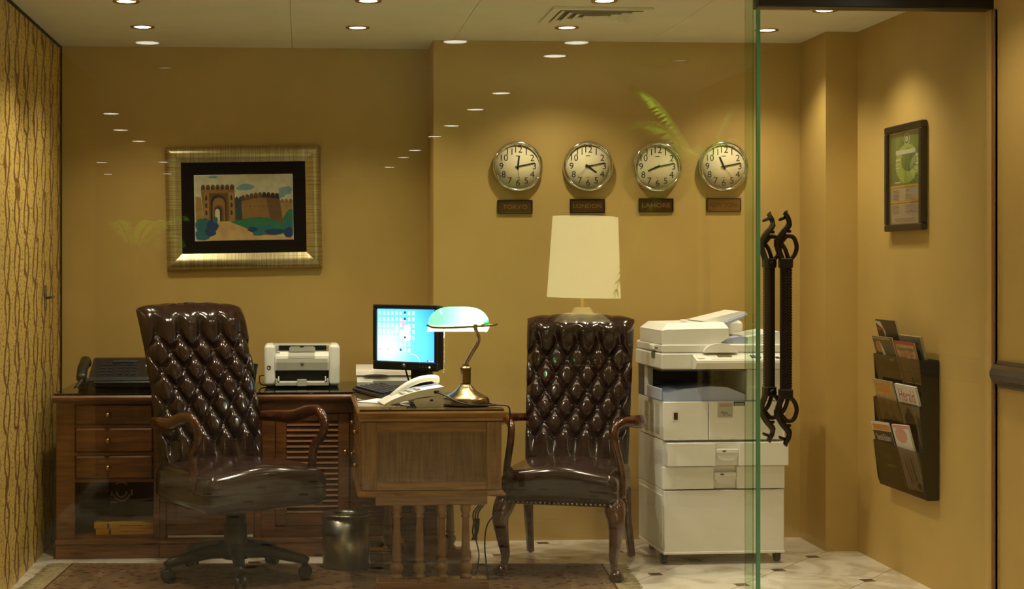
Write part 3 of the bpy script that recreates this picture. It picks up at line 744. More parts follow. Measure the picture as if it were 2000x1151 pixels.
# drawer unit
t, w = cabinet('drawer_cabinet', 'wooden cabinet with three brass-knobbed drawers above an open shelf', -1.125, -.655)
MB().box(-w, -w + .085, 0, .012, .086, ZT, .002).build('stile', 'wood', t)
MB().box(w - .028, w, 0, .012, .086, ZT, .002).build('stile', 'wood', t)
MB().box(-w + .085, w - .028, .002, .012, ZT - .010, ZT, .001).build('rail', 'wood_h', t)
for z in (.601, .474, .352): MB().box(-w + .085, w - .028, .002, .012, z - .006, z + .010, .001).build('rail', 'wood_h', t)
MB().box(-w + .018, w - .018, .012, .55, .350, .362).build('shelf', 'wood_h', t)
for z0, z1 in ((.613, .703), (.486, .594), (.364, .467)):
    d = MB().box(-w + .088, w - .031, -.008, .010, z0, z1, .006)
    dr = d.build('drawer', 'wood_h', t); knob(dr, (-.235 + .415 - .147 - .03 + .0, -.008, (z0 + z1) / 2))
# carton and directories on the open shelf
t2 = thing('carton', 'dark carton with a faded pale emblem standing in the open cabinet shelf', 'carton', (-.80, YF + .245, .1005))
MB().box(-.115, .135, 0, .25, 0, .235, .003).build('box', 'carton', t2)
lg = MB()
def ring(mb, cx, cz, r0, r1, a0, a1, y, n=14):
    pts = [(cx + r1 * math.cos(a0 + (a1 - a0) * k / n), cz + r1 * math.sin(a0 + (a1 - a0) * k / n)) for k in range(n + 1)] + [(cx + r0 * math.cos(a1 + (a0 - a1) * k / n), cz + r0 * math.sin(a1 + (a0 - a1) * k / n)) for k in range(n + 1)]
    mb.flat(pts, y)
ring(lg, -.055, .165, .017, .028, R(170), R(370), -.0008); ring(lg, -.055, .165, .034, .044, R(190), R(345), -.0008); ring(lg, -.055, .165, .044, .050, R(55), R(125), -.0008)
lg.rect(-.012, -.002, .15, .178, -.0008); lg.flat([(-.108, .15), (-.095, .15), (-.100, .178)], -.0008); lg.rect(-.105, -.075, .116, .122, -.0008)
lg.build('emblem', 'carton_print', t2)
def directory(z, dx, label):
    t3 = thing('phone_directory', label, 'book', (-.82 + dx, YF + .03, z), 0, 'yellow directories in the open shelf')
    MB().box(-.130, .135, .002, .20, .003, .024).build('page_block', 'rug_cream', t3)
    mb = MB().box(-.133, .137, 0, .205, 0, .003).box(-.133, .137, 0, .205, .024, .027).box(-.133, .137, -.002, .003, 0, .027, .001); mb.build('cover', 'book_yellow', t3)
    MB().box(-.072, -.064, -.003, -.0022, .002, .025).build('spine_band', 'carton', t3); MB().rect(-.02, .09, .012, .015, -.0025).build('spine_print', 'cover_olive', t3)
directory(.1005, .004, 'thick yellow directory lying on the open shelf, lower of two')
directory(.1285, -.004, 'thick yellow directory lying on top of another in the open shelf')
# panel door unit
t, w = cabinet('door_cabinet', 'wooden cabinet with a plain panelled door behind the swivel chair', -.653, -.190)
MB().box(-w, -w + .030, 0, .012, .086, ZT, .002).build('stile', 'wood', t); MB().box(w - .030, w, 0, .012, .086, ZT, .002).build('stile', 'wood', t)
MB().box(-w + .03, w - .03, 0, .012, ZT - .03, ZT, .001).build('rail', 'wood_h', t)
dr = MB().box(-w + .033, w - .033, -.006, .010, .092, ZT - .034, .003).build('door', 'wood', t)
MB().box(-w + .075, w - .075, -.012, -.0062, .15, ZT - .09, .005).build('raised_panel', 'wood', dr)
MB().box(-w + .036, w - .036, -.010, -.0062, .089, .100, .002).build('bottom_strip', 'paper', dr)
# louvre unit
t, w = cabinet('louvre_cabinet', 'wooden cabinet with a slatted louvre door between chair and desk', -.188, .630)
MB().box(-w, -w + .062, -.004, .012, .086, ZT, .002).build('stile', 'wood', t); MB().box(w - .062, w, -.004, .012, .086, ZT, .002).build('stile', 'wood', t)
MB().box(-w + .062, w - .062, 0, .012, ZT - .055, ZT, .001).build('rail', 'wood_h', t)
MB().box(-w + .062, w - .062, 0, .012, .086, .135, .001).build('rail', 'wood_h', t)
for a, b in ((-w + .064, -.0015), (.0015, w - .064)):
    dr = tag(MB().box(a, a + .052, -.002, .016, .138, ZT - .058, .003).box(b - .052, b, -.002, .016, .138, ZT - .058, .003).box(a + .052, b - .052, -.002, .016, .138, .195, .003).box(a + .052, b - .052, -.002, .016, .622, ZT - .058, .003).build('louvre_door', 'wood', t))
    sl = MB().prism([(-.004, -.010), (.000, -.011), (.016, .006), (.012, .009)], 0, b - a - .106, 'x').mesh('slat', 'slat_wood')
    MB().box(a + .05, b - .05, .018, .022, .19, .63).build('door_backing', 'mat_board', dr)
    for k in range(17): link('slat', sl, dr, (a + .053, 0, .208 + k * .0252))
    knob(dr, ((b - .02) if a < 0 else (a + .02), -.002, .48))
# worktop
t = thing('worktop', 'long wooden worktop with a dark glass sheet along the back wall', 'worktop', (-.25, YF - .04, ZT))
MB().box(-.885, .880, .012, .70, .0005, .036).prism([(.012, .004), (-.004, .008), (-.012, .016), (-.012, .026), (-.004, .034), (.012, .036)], -.885, .880, 'x').build('board', 'wood_h', t)
MB().box(-.880, .876, .002, .70, .0365, .0445, .0015).build('glass_sheet', 'black_glass_top', t)
ZW = ZT + .0446

# ------------------------------------------------------------------ desk
DX0, DX1, DY0, DY1 = .240, .815, V(9.32), YF - .054
t = thing('desk', 'panelled wooden desk on turned balusters with a glass top', 'desk', (.5275, DY0, ZR))
DT = .7575 - ZR - .009        # local height of the wooden top
hw = (DX1 - DX0) / 2; L = DY1 - DY0
b = MB().box(-hw + .006, hw - .006, .012, L, .415, DT - .035); b.build('carcass', 'desk_wood', t)
tp = MB().box(-hw - .002, hw + .002, .0, L, DT - .035, DT)
def mould(mb, z0, prof, m=None):
    n = len(prof)
    for k in range(n - 1):
        (d0, h0), (d1, h1) = prof[k], prof[k + 1]
        q = [(-hw - d0, L, z0 + h0), (-hw - d0, -d0, z0 + h0), (hw + d0, -d0, z0 + h0), (hw + d0, L, z0 + h0)]
        q2 = [(-hw - d1, L, z0 + h1), (-hw - d1, -d1, z0 + h1), (hw + d1, -d1, z0 + h1), (hw + d1, L, z0 + h1)]
        A = [mb.pt(p) for p in q]; B = [mb.pt(p) for p in q2]
        for i in range(3): mb.face([A[i], A[i + 1], B[i + 1], B[i]])
mould(tp, DT - .042, [(0, 0), (.004, .004), (.005, .012), (.012, .018), (.017, .026), (.017, .034), (.012, .042), (-.01, .042)])
tp.build('top', 'desk_wood_h', t)
gt = MB().box(-hw - .008, hw + .008, -.008, L, DT + .0005, DT + .0088, .0015).build('glass_top', 'dark_glass_top', t)
ZD = ZR + DT + .0089
lm = MB().box(-hw + .002, hw - .002, .004, L, .395, .4145); mould(lm, .390, [(0, 0), (.012, .003), (.016, .010), (.010, .017), (.004, .024), (0, .026)]); lm.build('base_moulding', 'desk_wood_h', t)
for a in ((-hw + .001, -hw + .062), (hw - .062, hw - .001)): MB().box(a[0], a[1], 0, .0118, .417, DT - .044, .002).build('stile', 'desk_wood', t)
MB().box(-hw + .062, hw - .062, .001, .0118, DT - .086, DT - .044, .002).build('rail', 'desk_wood_h', t)
MB().box(-hw + .062, hw - .062, .001, .0118, .417, .452, .002).build('rail', 'desk_wood_h', t)
fp = MB(); a, c0, c1 = hw - .062, .452, DT - .086
for q in ([(-a, .003, c0), (a, .003, c0), (a - .016, .011, c0 + .016), (-a + .016, .011, c0 + .016)], [(a, .003, c0), (a, .003, c1), (a - .016, .011, c1 - .016), (a - .016, .011, c0 + .016)],
          [(a, .003, c1), (-a, .003, c1), (-a + .016, .011, c1 - .016), (a - .016, .011, c1 - .016)], [(-a, .003, c1), (-a, .003, c0), (-a + .016, .011, c0 + .016), (-a + .016, .011, c1 - .016)],
          [(-a + .016, .0108, c0 + .016), (a - .016, .0108, c0 + .016), (a - .016, .0108, c1 - .016), (-a + .016, .0108, c1 - .016)]): fp.face([fp.pt(p) for p in q])
fp.build('front_panel', 'desk_panel', t)
for y0, y1 in ((.04, L / 2 - .01), (L / 2 + .01, L - .03)):
    for z0, z1 in ((.43, .555), (.57, .695)):
        dr = MB().box(-hw - .004, -hw + .0058, y0, y1, z0, z1, .003).build('drawer', 'desk_wood', t)
        o = knob(dr, (-hw - .004, (y0 + y1) / 2, (z0 + z1) / 2), 'x', .010); o.scale = (-1, 1, 1)
def trestle(y, xs_):
    MB().box(-.228, .232, y - .028, y + .028, .352, .3948, .003).build('apron', 'desk_wood_h', t)
    prof = [(.024, .0), (.025, .008), (.018, .014), (.016, .020), (.024, .032), (.0275, .044), (.024, .056), (.015, .066), (.021, .072), (.021, .078), (.017, .084), (.0195, .09), (.017, .15), (.0135, .245), (.019, .250), (.019, .256), (.014, .262), (.020, .272), (.023, .284), (.018, .292), (.024, .297), (.024, .303)]
    me = MB().lathe([(r, .049 + h) for r, h in prof], 20).mesh('baluster', 'desk_wood')
    for x in xs_: link('baluster', me, t, (x, y, 0))
    ft = MB().box(-.225, .236, y - .04, y + .04, .0, .040, .003).prism([(-.225, .040), (.236, .040), (.225, .0488), (-.215, .0488)], y - .034, y + .034)
    ft.build('foot', 'desk_wood_h', t)
    ar = MB(); ring_pts = [(.072 * math.cos(PI * k / 14), .002 + .062 * math.sin(PI * k / 14)) for k in range(15)]
    ar.prism(ring_pts, y - .050, y - .0405); ring_pts = [(.040 * math.cos(PI * k / 14), .004 + .034 * math.sin(PI * k / 14)) for k in range(15)]
    ar.prism(ring_pts, y - .056, y - .0502); ar.build('carved_arch', 'desk_wood_h', t)
trestle(.060, (-.140, -.046, .046, .145)); trestle(L - .12, (-.140, .145))
for x, x2 in ((-.120, -.06), (.06, .12)):
    MB().tube([(x, .085, .20), (x2, L - .13, .03)], .012, 6).build('brace', 'desk_wood', t)

# ------------------------------------------------------------------ tufted leather chairs
def tuft(x, z, z0, z1, px, rz):
    zc = min(max(z, z0), z1); a = x / px + (zc - z0) / (2 * rz); b_ = x / px - (zc - z0) / (2 * rz)
    s_ = abs(math.sin(PI * a)) * abs(math.sin(PI * b_)); h = 1 - (1 - s_) ** 2.6
    out = max(z0 - z, z - z1, 0)
    if out > 0: k = min(1, out / .09); h = h * (1 - k) + (.80 + .12 * abs(math.sin(PI * a)) ** .5) * k
    return h
def tufted_back(parent, w0, w1, z0, z1, thick, lean, px, rz, rows, zr0, nu=112, nv=176, roll=.0, depth=.034, crown=.012, curve=0.0, rowoff=0):
    Hh = z1 - z0; zr1 = zr0 + rz * rows
    def half(v): return w0 + (w1 - w0) * v
    def spine(v): return lean * v + curve * v * v
    def edge(u, v):
        e = (1 - abs(u) ** 5) ** .5 if abs(u) < 1 else 0
        vv = 2 * v - 1; e2 = (1 - abs(vv) ** 9) ** .5 if abs(vv) < 1 else 0
        return e * e2
    def zz(u, v):
        z = z0 + Hh * v
        if v > .8: z += ((v - .8) / .2) * (crown * (1 - u * u) - .012 * abs(u) ** 6 + .006 * abs(math.cos(PI * (u * half(v)) / px)) ** .5)
        return z
    def front(u, v, lift=0.0):
        u = 2 * u - 1; x = u * half(v); z = zz(u, v); h = tuft(x, z, zr0, zr1, px, rz); e = edge(u, v)
        rl = roll * math.exp(-((v - .93) / .07) ** 2)
        xe = x * (1 + .012 * (h - .5) * (abs(u) ** 4))
        return (xe, spine(v) - (thick * .55 + rl) * e - depth * (h - .35) * (e ** .6) - lift, z)
    def back(u, v):
        u_ = 2 * u - 1; e = edge(u_, v); rl = roll * .8 * math.exp(-((v - .92) / .07) ** 2)
        return (u_ * half(v), spine(v) + (thick * .45 + rl) * e, zz(u_, v))
    mb = MB(); mb.grid(front, nu, nv); mb.grid(back, 24, 40, flip=True); o = mb.build('backrest', 'leather', parent)
    bt = MB()
    for r_ in range(rows + 1):
        z = zr0 + r_ * rz; v = (z - z0) / Hh; off = .5 if r_ % 2 else 0
        for k in range(-6, 7):
            x = (k + off) * px
            if abs(x) > half(v) * .90: continue
            p = front((x / half(v) + 1) / 2, v); bt.lathe([(.0065, -.001), (.0062, .0030), (.0035, .0058), (.0003, .0066)], 8, 'y', (p[0], p[1] + .001, p[2]))
    tag(bt.build('tuft_button', 'leather_btn', parent), kind='stuff')
    return o
def seat_cushion(parent, hw, hd, z0, z1, r=.045, c=(0, 0), pillow=.022, wedge=0.0, apron=0.0):
    hz = (z1 - z0) / 2
    def fn(x, y, z):
        k = (1 - (x / hw) ** 2) * (1 - (y / hd) ** 2)
        if z > 0: z += pillow * max(0, k) ** .6
        tp = 1 + wedge * (-y / hd); x2 = x * tp
        y2 = y
        if y < 0: y2 = y - .018 * (1 - (x / hw) ** 2) * (.5 + .5 * z / hz)
        if z < 0 and apron: z -= apron * (1 - abs(x / hw)) * (1 if y < 0 else .3)
        if z > 0: z += .012 * math.cos(2 * PI * x / hw * .5) * (1 if y < -.6 * hd else .3)
        return (x2, y2, z)
    return MB().rbox(hw, hd, hz, min(r, hz * .95), (c[0], c[1], (z0 + z1) / 2), 5, 10, fn).build('seat', 'leather', parent)

# swivel chair
sc_ = thing('swivel_chair', 'brown buttoned leather swivel chair with wooden arms behind the desk', 'chair', (-.285, 10.265, ZR), 31)
for k in range(5):
    a = R(-12 + 72 * k - 31); dx, dy = math.cos(a), math.sin(a)
    leg = MB().tube([(dx * r_, dy * r_, z) for r_, z in ((.03, .115), (.12, .112), (.22, .096), (.30, .078), (.318, .072))], [.036, .030, .025, .021, .016], 8, 1.0)
    lo = leg.build('base_leg', 'grey_black_plastic', sc_)
    cs = MB()
    ax = Vector((-dy, dx, 0)); ca = Vector((dx * .305, dy * .305, .0285))
    for s_ in (-1, 1):
        M_ = Matrix.Translation(ca + ax * .015 * s_) @ ax.to_track_quat('Z', 'X').to_matrix().to_4x4(); cs.M = M_
        cs.lathe([(.018, -.010), (.027, -.008), (.028, 0), (.027, .008), (.018, .010)], 18)
    cs.M = Matrix.Identity(4); cs.box(ca.x - .012, ca.x + .012, ca.y - .012, ca.y + .012, .030, .066, .004)
    cs.build('caster', 'black_plastic', lo)
MB().lathe([(.056, .078), (.058, .125), (.052, .135), (.050, .14), (.050, .225), (.044, .23), (.044, .300)], 24).build('column', 'black_plastic', sc_)
MB().box(-.10, .10, -.12, .12, .290, .318, .008).box(.10, .24, -.015, .005, .298, .308, .003).build('mechanism', 'grey_black_plastic', sc_)
seat_cushion(sc_, .285, .27, .315, .480, .05, (0, -.03), .020, .03)
tufted_back(sc_, .252, .262, .43, 1.150, .10, .10, .1045, .079, 6, .56, roll=.016, curve=.12, depth=.036).location = (0, .215, 0)
for o in sc_.children:
    if o.name.startswith('tuft_button'): o.location = (0, .215, 0)
for s_ in (-1, 1):
    x = .285 * s_
    pth = spline([(x * .93, .255, .655), (x * 1.02, .14, .662), (x * 1.06, .02, .668), (x * 1.08, -.10, .700), (x * 1.07, -.185, .705), (x * 1.06, -.235, .660), (x * 1.04, -.225, .605), (x * 1.02, -.175, .560), (x * 1.0, -.165, .50), (x * 1.0, -.165, .41)], 5)
    n = len(pth); rad = [.0215 + .009 * math.exp(-((k / n - .22) / .16) ** 2) for k in range(n)]
    MB().tube(pth, rad, 10, .82).build('arm', 'dark_wood', sc_)

# guest chair
gc = thing('guest_chair', 'brown buttoned leather armchair with cabriole legs beside the copier', 'chair', (1.178, 10.39, ZR), -19)
seat_cushion(gc, .250, .270, .305, .455, .045, (0, -.02), .018, .02)
tufted_back(gc, .235, .248, .400, 1.095, .095, .13, .0965, .0725, 6, .545, roll=.032, depth=.032, crown=.010).location = (0, .205, 0)
for o in gc.children:
    if o.name.startswith('tuft_button'): o.location = (0, .205, 0)
for s_ in (-1, 1):
    x = .235 * s_
    pth = spline([(x, -.225, .315), (x * 1.03, -.255, .285), (x * 1.06, -.275, .245), (x * 1.04, -.262, .17), (x * 1.0, -.243, .09), (x * 1.02, -.247, .045), (x * 1.06, -.270, .022), (x * 1.07, -.282, .006)], 5)
    n = len(pth); rad = []
    for k in range(n):
        q = k / (n - 1); rad.append(.046 - .012 * q if q < .15 else (.044 - .028 * min(1, (q - .15) / .5) if q < .72 else .016 + .016 * math.sin(min(1, (q - .72) / .22) * PI / 2) - (.012 if q > .97 else 0)))
    pth = [(a, b_, max(c_, rad[i] * .35) if i > n - 4 else c_) for i, (a, b_, c_) in enumerate(pth)]
    MB().tube(pth, rad, 12).lathe([(.022, .0), (.029, .004), (.027, .012)], 14, 'z', (x * 1.05, -.268, 0)).build('leg', 'dark_wood', gc)
    MB().tube([(x * .95, .215, .33), (x * .96, .235, .20), (x * 1.0, .33, .02), (x * 1.0, .335, .0)], [.026, .022, .018, .018], 4).build('leg', 'dark_wood', gc)
    pth = spline([(s_ * .232, .255, .635), (s_ * .285, .16, .640), (s_ * .312, .06, .645), (s_ * .295, -.03, .652), (s_ * .255, -.105, .655), (s_ * .228, -.150, .630), (s_ * .228, -.158, .575), (s_ * .242, -.140, .50), (s_ * .254, -.125, .43), (s_ * .256, -.13, .33)], 5)
    n = len(pth); rad = [.0185 + .013 * math.exp(-((k / n - .25) / .12) ** 2) for k in range(n)]
    MB().tube(pth, rad, 10, .85).build('arm', 'dark_wood', gc)
nb_ = MB()
for k in range(28):
    x = -.265 + k * .0196; nb_.lathe([(.0055, 0), (.004, .003), (.0003, .004)], 7, 'y', (x, -.298 - .012 * (1 - (x / .27) ** 2), .322))
tag(nb_.build('nailhead', 'antique_brass', gc), kind='stuff')

# ------------------------------------------------------------------ waste bin
t = thing('waste_bin', 'brushed steel cylindrical waste bin beside the desk', 'bin', (.193, 10.45, ZR))
MB().lathe([(.100, .0), (.102, .004), (.105, .228)], 36, caps=True).build('body', 'steel', t)
MB().lathe([(.105, .2282), (.109, .230), (.109, .238), (.100, .241), (.060, .240), (.055, .236), (.052, .2285)], 36, caps=False).build('rim', 'steel', t)
MB().lathe([(.0525, .229), (.0001, .2295)], 30, caps=False).build('opening', 'black_plastic', t)

# ------------------------------------------------------------------ objects on the worktop
t = thing('fax_machine', 'black fax machine with handset on the worktop against the wallpaper wall', 'fax', (-.845, V(10.86), ZW))
MB().prism([(0, 0), (0, .045), (.02, .060), (.20, .135), (.26, .138), (.27, .12), (.27, 0)], -.155, .19, 'x').build('body', 'grey_black_plastic', t)
MB().box(-.130, .17, -.010, .006, .012, .040, .004).build('paper_slot', 'black_plastic', t)
def slope(u): return (.02 + .18 * u, .060 + .075 * u)
kp = MB()
for r_ in range(4):
    for c_ in range(3):
        y, z = slope(.15 + .17 * r_); x = -.02 + .030 * c_; kp.box(x, x + .018, y - .006, y + .006, z - .002, z + .006, .001)
    for c_ in range(2):
        y, z = slope(.15 + .17 * r_); x = -.11 + .034 * c_; kp.box(x, x + .022, y - .005, y + .005, z - .002, z + .005, .001)
tag(kp.build('keypad', 'carton', t), kind='stuff')
y, z = slope(.82); MB().box(-.06, .06, y - .012, y + .012, z - .004, z + .006, .002).build('display', 'carton', t)
y, z = slope(.6); MB().box(.10, .135, y - .012, y + .012, z - .004, z + .005, .001).build('label_sticker', 'paper', t)
y, z = slope(.3); MB().lathe([(.016, z - .004), (.016, z + .006), (.010, z + .008)], 16, 'z', (.125, y, 0)).build('dial_button', 'steel', t)
hs = MB().rbox(.024, .105, .022, .018, (-.188, .10, .092), 4, 6, lambda x, y, z: (x, y, z + (.018 if abs(y) < .06 else -.004) + .35 * y * .9))
hs.build('handset', 'black_plastic', t)
MB().box(-.205, -.156, .01, .22, 0, .042, .006).build('cradle', 'grey_black_plastic', t)
co = MB().tube([(-.185 - .02 * math.sin(k * .9) * 0 + .010 * math.cos(k * .8) - .018 * math.sin(PI * k / 120), -.005 - .045 * math.sin(PI * k / 120), .012 + .008 * abs(math.sin(k * .8)) + .03 * (1 - math.sin(PI * k / 120))) for k in range(121)], .003, 5)
co.build('coiled_cord', 'cord_black', t)

t = thing('pen_cup', 'plain black tapered cup between the swivel chair and white printer', 'cup', (-.262, V(11.02), ZW))
MB().lathe([(.034, 0), (.036, .003), (.050, .105), (.051, .112), (.047, .113), (.045, .106), (.033, .008), (.0002, .007)], 26).build('body', 'black_plastic', t)
MB().lathe([(.0515, .100), (.0522, .104), (.0522, .110), (.0515, .113)], 26, caps=False).build('rim', 'grey_black_plastic', t)

# small laser printer
t = thing('laser_printer', 'small white and grey laser printer standing on the worktop', 'printer', (.0, V(11.0), ZW))
W2 = .181
def cheek(x0, x1, nm):
    MB().rbox((x1 - x0) / 2, .115, .099, .018, ((x0 + x1) / 2, .115, .106), 4, 2).build(nm, 'printer_white', t)
cheek(-W2, -.128, 'side_housing'); cheek(.128, W2, 'side_housing')
MB().box(-.1285, .1285, .05, .228, .012, .20).build('inner_housing', 'black_plastic', t)
MB().box(-.170, .170, .012, .22, .0005, .010).build('base', 'black_plastic', t)
MB().prism([(.004, .082), (.0, .12), (.004, .150), (.03, .170), (.06, .172), (.06, .082)], -.1283, .1283, 'x').build('front_housing', 'printer_white', t)
MB().prism([(-.002, .082), (-.006, .12), (-.003, .1385), (.004, .1385), (.004, .082)], -.122, .122, 'x').build('grey_visor', 'printer_grey', t)
MB().prism([(-.003, .140), (.0, .151), (.028, .1715), (.030, .169), (.006, .150), (.002, .139)], -.066, .060, 'x').build('exit_chute', 'printer_grey', t)
MB().prism([(-.0075, .084), (-.0105, .12), (-.0075, .1382), (-.005, .1382), (-.0062, .12), (-.004, .084)], -.075, .055, 'x').build('grey_panel', 'printer_grey', t)
MB().box(-.150, .165, .045, .215, .172, .2045, .006).build('top_cover', 'printer_grey', t)
MB().box(-.112, .117, .041, .0448, .176, .200, .002).build('paper_exit', 'black_plastic', t)
MB().prism([(-.060, .170), (.062, .170), (.064, .188), (.056, .196), (.010, .196), (.006, .190), (-.008, .190), (-.012, .196), (-.054, .196), (-.062, .188)], .020, .026).build('paper_stop', 'printer_grey', t)
MB().box(.121, .160, .0425, .0445, .185, .199).build('maker_badge', 'book_yellow', t)
MB().lathe([(.0082, .0102), (.0080, .0115), (.0001, .0118)], 20, 'y', (0, 0, .114)).build('emblem', 'copier_grey', t)
MB().lathe([(.0105, 0), (.010, .003), (.006, .003), (.0055, .0022), (.0001, .0022)], 18, 'y', (-.158, .0, .098)).build('power_button', 'chrome', t)
MB().box(-.127, -.106, .008, .0095, .164, .169).build('status_label', 'copier_grey', t)
tr = MB().box(-.127, .127, -.028, .05, .012, .018).box(-.127, -.118, -.028, .05, .018, .042, .002).box(.118, .127, -.028, .05, .018, .042, .002).box(-.118, .118, -.028, -.023, .018, .026, .001); tr.build('paper_tray', 'printer_grey', t)
MB().box(-.108, .108, -.020, .049, .0185, .030).build('paper_stack', 'paper', t)
MB().box(-.024, .022, -.034, -.0285, .008, .042, .003).build('tray_tab', 'printer_grey', t)
for s_ in (-1, 1): MB().box(s_ * .112 - .003, s_ * .112 + .003, -.010, .03, .030, .052, .001).build('paper_guide', 'printer_white', t)
MB().tube(spline([(-.183, .13, .05), (-.205, .12, .045), (-.200, .09, .012), (-.16, .10, .004), (-.13, .2, .004)], 6), .003, 6).build('power_cable', 'cord_black', t)

# flatbed scanner
t = thing('flatbed_scanner', 'white flatbed scanner with closed lid partly behind the monitor', 'scanner', (.395, V(10.88), ZW), -2)
MB().prism([(0, .004), (-.004, .03), (.012, .060), (.38, .060), (.38, .004)], -.135, .19, 'x').build('body', 'white_plastic', t)
MB().prism([(.004, .0625), (.012, .080), (.05, .087), (.37, .092), (.38, .0625)], -.140, .192, 'x').build('lid', 'white_plastic', t)
MB().prism([(-.045 + .06 * math.cos(PI * k / 12), .0605 + .007 * math.sin(PI * k / 12)) for k in range(13)], -.0055, .003).build('lid_grip', 'copier_grey', t)
MB().box(-.06, .11, -.0045, .0, .012, .038, .003).build('button_panel', 'printer_grey', t)

# monitor
t = thing('computer_monitor', 'black flat computer monitor with lit blue desktop on the desk', 'monitor', (.487, 10.70, ZD), -38)
bx = MB(); hw_, z0, z1 = .180, .105, .405; b_ = .020
bx.box(-hw_, hw_, -.030, -.012, z1 - b_, z1, .004).box(-hw_, hw_, -.030, -.012, z0, z0 + .040, .004).box(-hw_, -hw_ + b_, -.030, -.012, z0 + .04, z1 - b_, .003).box(hw_ - b_, hw_, -.030, -.012, z0 + .04, z1 - b_, .003)
bz = bx.build('bezel', 'black_plastic', t)
MB().rbox(hw_ - .003, .028, (z1 - z0) / 2 - .003, .018, (0, .015, (z0 + z1) / 2), 3, 2).build('rear_shell', 'grey_black_plastic', t)
sw, s0, s1 = hw_ - b_, z0 + .04, z1 - b_
so = MB().rect(-sw, sw, -(s1 - s0) / 2, (s1 - s0) / 2, 0).build('screen', 'screen', t, (0, -.0195, (s0 + s1) / 2))
ic = MB(); hh = (s1 - s0) / 2; rr = random.Random(5)
for r_ in range(8):
    for c_ in range(9):
        if (r_ in (5, 6) and c_ > 7) or (r_ == 7 and c_ > 3) : continue
        x = -sw + .014 + c_ * .0235; z = hh - .016 - r_ * .0285; ic.mi = 0 if rr.random() > .1 else (1 if rr.random() > .5 else 3)
        if r_ in (4, 5) and c_ < 4: ic.mi = 2
        ic.rect(x - .0052, x + .0052, z - .0055, z + .0055, -.0004); ic.mi = 0; ic.rect(x - .007, x + .007, z - .0095, z - .008, -.0004)
for x, z, m_, r0 in ((-.018, .055, 1, .016), (.008, .03, 0, .019), (-.018, .005, 0, .020), (.006, -.006, 2, .022), (-.05, .03, 0, .010)):
    ic.mi = m_; ic.flat([(x + r0 * math.cos(2 * PI * k / 12), z + r0 * math.sin(2 * PI * k / 12)) for k in range(12)], -.0003)
ic.mi = 3; ic.rect(sw - .042, sw - .004, -hh + .002, -hh + .010, -.0003); ic.mi = 0; ic.rect(sw - .036, sw - .024, -hh + .004, -hh + .008, -.0005); ic.rect(sw - .020, sw - .008, -hh + .004, -hh + .008, -.0005)
ic.tube([(x, -.0006, z) for x, z in [(.03 + .05 * math.sin(a), -.13 + .045 * math.cos(a)) for a in [k * PI / 20 for k in range(11)]]], .0011, 4)
tag(ic.build('desktop_icon', ['icon_white', 'icon_pink', 'icon_yellow', 'icon_navy'], so), kind='stuff')
MB().lathe([(.011, .0305), (.0105, .0325), (.0001, .0328)], 22, 'y', (-.005, 0, z0 + .020)).build('logo_badge', 'steel', t)
for k in range(3): MB().lathe([(.0025, .0302), (.002, .0315), (.0001, .0316)], 10, 'y', (.085 + .016 * k, 0, z0 + .018)).build('button', 'steel', t)
MB().lathe([(.0045, .0302), (.004, .0315), (.0001, .0316)], 12, 'y', (.137, 0, z0 + .018)).build('power_light', 'led_green', t)
MB().box(.005, .105, .008, .05, .012, .20, .006).build('neck', 'black_plastic', t)
MB().lathe([(.085, 0), (.085, .008), (.075, .013), (.0002, .0135)], 30, 'z', (.055, .03, 0)).build('base', 'black_plastic', t)
MB().tube([(-.03, .02, .11), (-.02, .03, .06), (-.01, .05, .004)], .004, 6).build('signal_cable', 'cord_black', t)

# keyboard
t = thing('keyboard', 'black computer keyboard lying on the desk before the monitor', 'keyboard', (.362, 10.60, ZD + .0015), -76)
MB().prism([(-.075, .002), (-.078, .012), (-.070, .017), (.072, .030), (.078, .024), (.075, .002)], -.222, .222, 'x').build('case', 'black_plastic', t)
ky = MB()
for r_ in range(6):
    y = -.058 + r_ * .0225
    for c_ in range(22):
        if c_ in (15, 19): continue
        x = -.208 + c_ * .019; z = .017 + .013 * (y + .07) / .142; ky.box(x, x + .0165, y - .009, y + .009, z + .001, z + .009, .002)
mat('key_plastic', (36, 38, 52), 0.25)
tag(ky.build('key', 'key_plastic', t), kind='stuff')

# telephone
t = thing('telephone', 'white desk telephone with handset lying on the glass desk top', 'telephone', (.462, 10.005, ZD), 6)
MB().prism([(.0, .0), (-.012, .020), (-.01, .034), (.105, .050), (.112, .044), (.108, .0)], -.085, .075).build('stand', 'white_plastic', t)
def ph(k): return spline([(-.135, .012), (-.09, .032), (-.03, .052), (.03, .066), (.112, .080)], 4)
top = spline([(-.138, .016), (-.10, .036), (-.04, .058), (.03, .074), (.112, .086)], 4)
MB().prism(top + [(.122, .080), (.118, .052), (.02, .044), (-.06, .026), (-.136, .008)], -.095, .085).build('body', 'white_plastic', t)
hs = MB().rbox(.105, .026, .013, .012, (.0, .045, 0), 4, 10, lambda x, y, z: (x + .012, y, z + .098 + .34 * x - 2.6 * (x - .01) ** 2 - (.010 if abs(x) > .075 else 0) * (1 if z < 0 else 0)))
hs.build('handset', 'white_plastic', t)
kp = MB()
for r_ in range(4):
    for c_ in range(3):
        x = -.06 + .030 * c_; kp.box(x, x + .018, -.07 + .022 * r_, -.056 + .022 * r_, .053 + .30 * (x + .04) + .0, .066 + .30 * (x + .04), .002)
tag(kp.build('keypad', 'printer_grey', t), kind='stuff')
MB().box(.070, .090, -.0975, -.0952, .058, .070, .001).build('line_socket', 'black_plastic', t); MB().box(.055, .068, -.0872, -.0852, .026, .034, .001).build('line_socket', 'black_plastic', t)
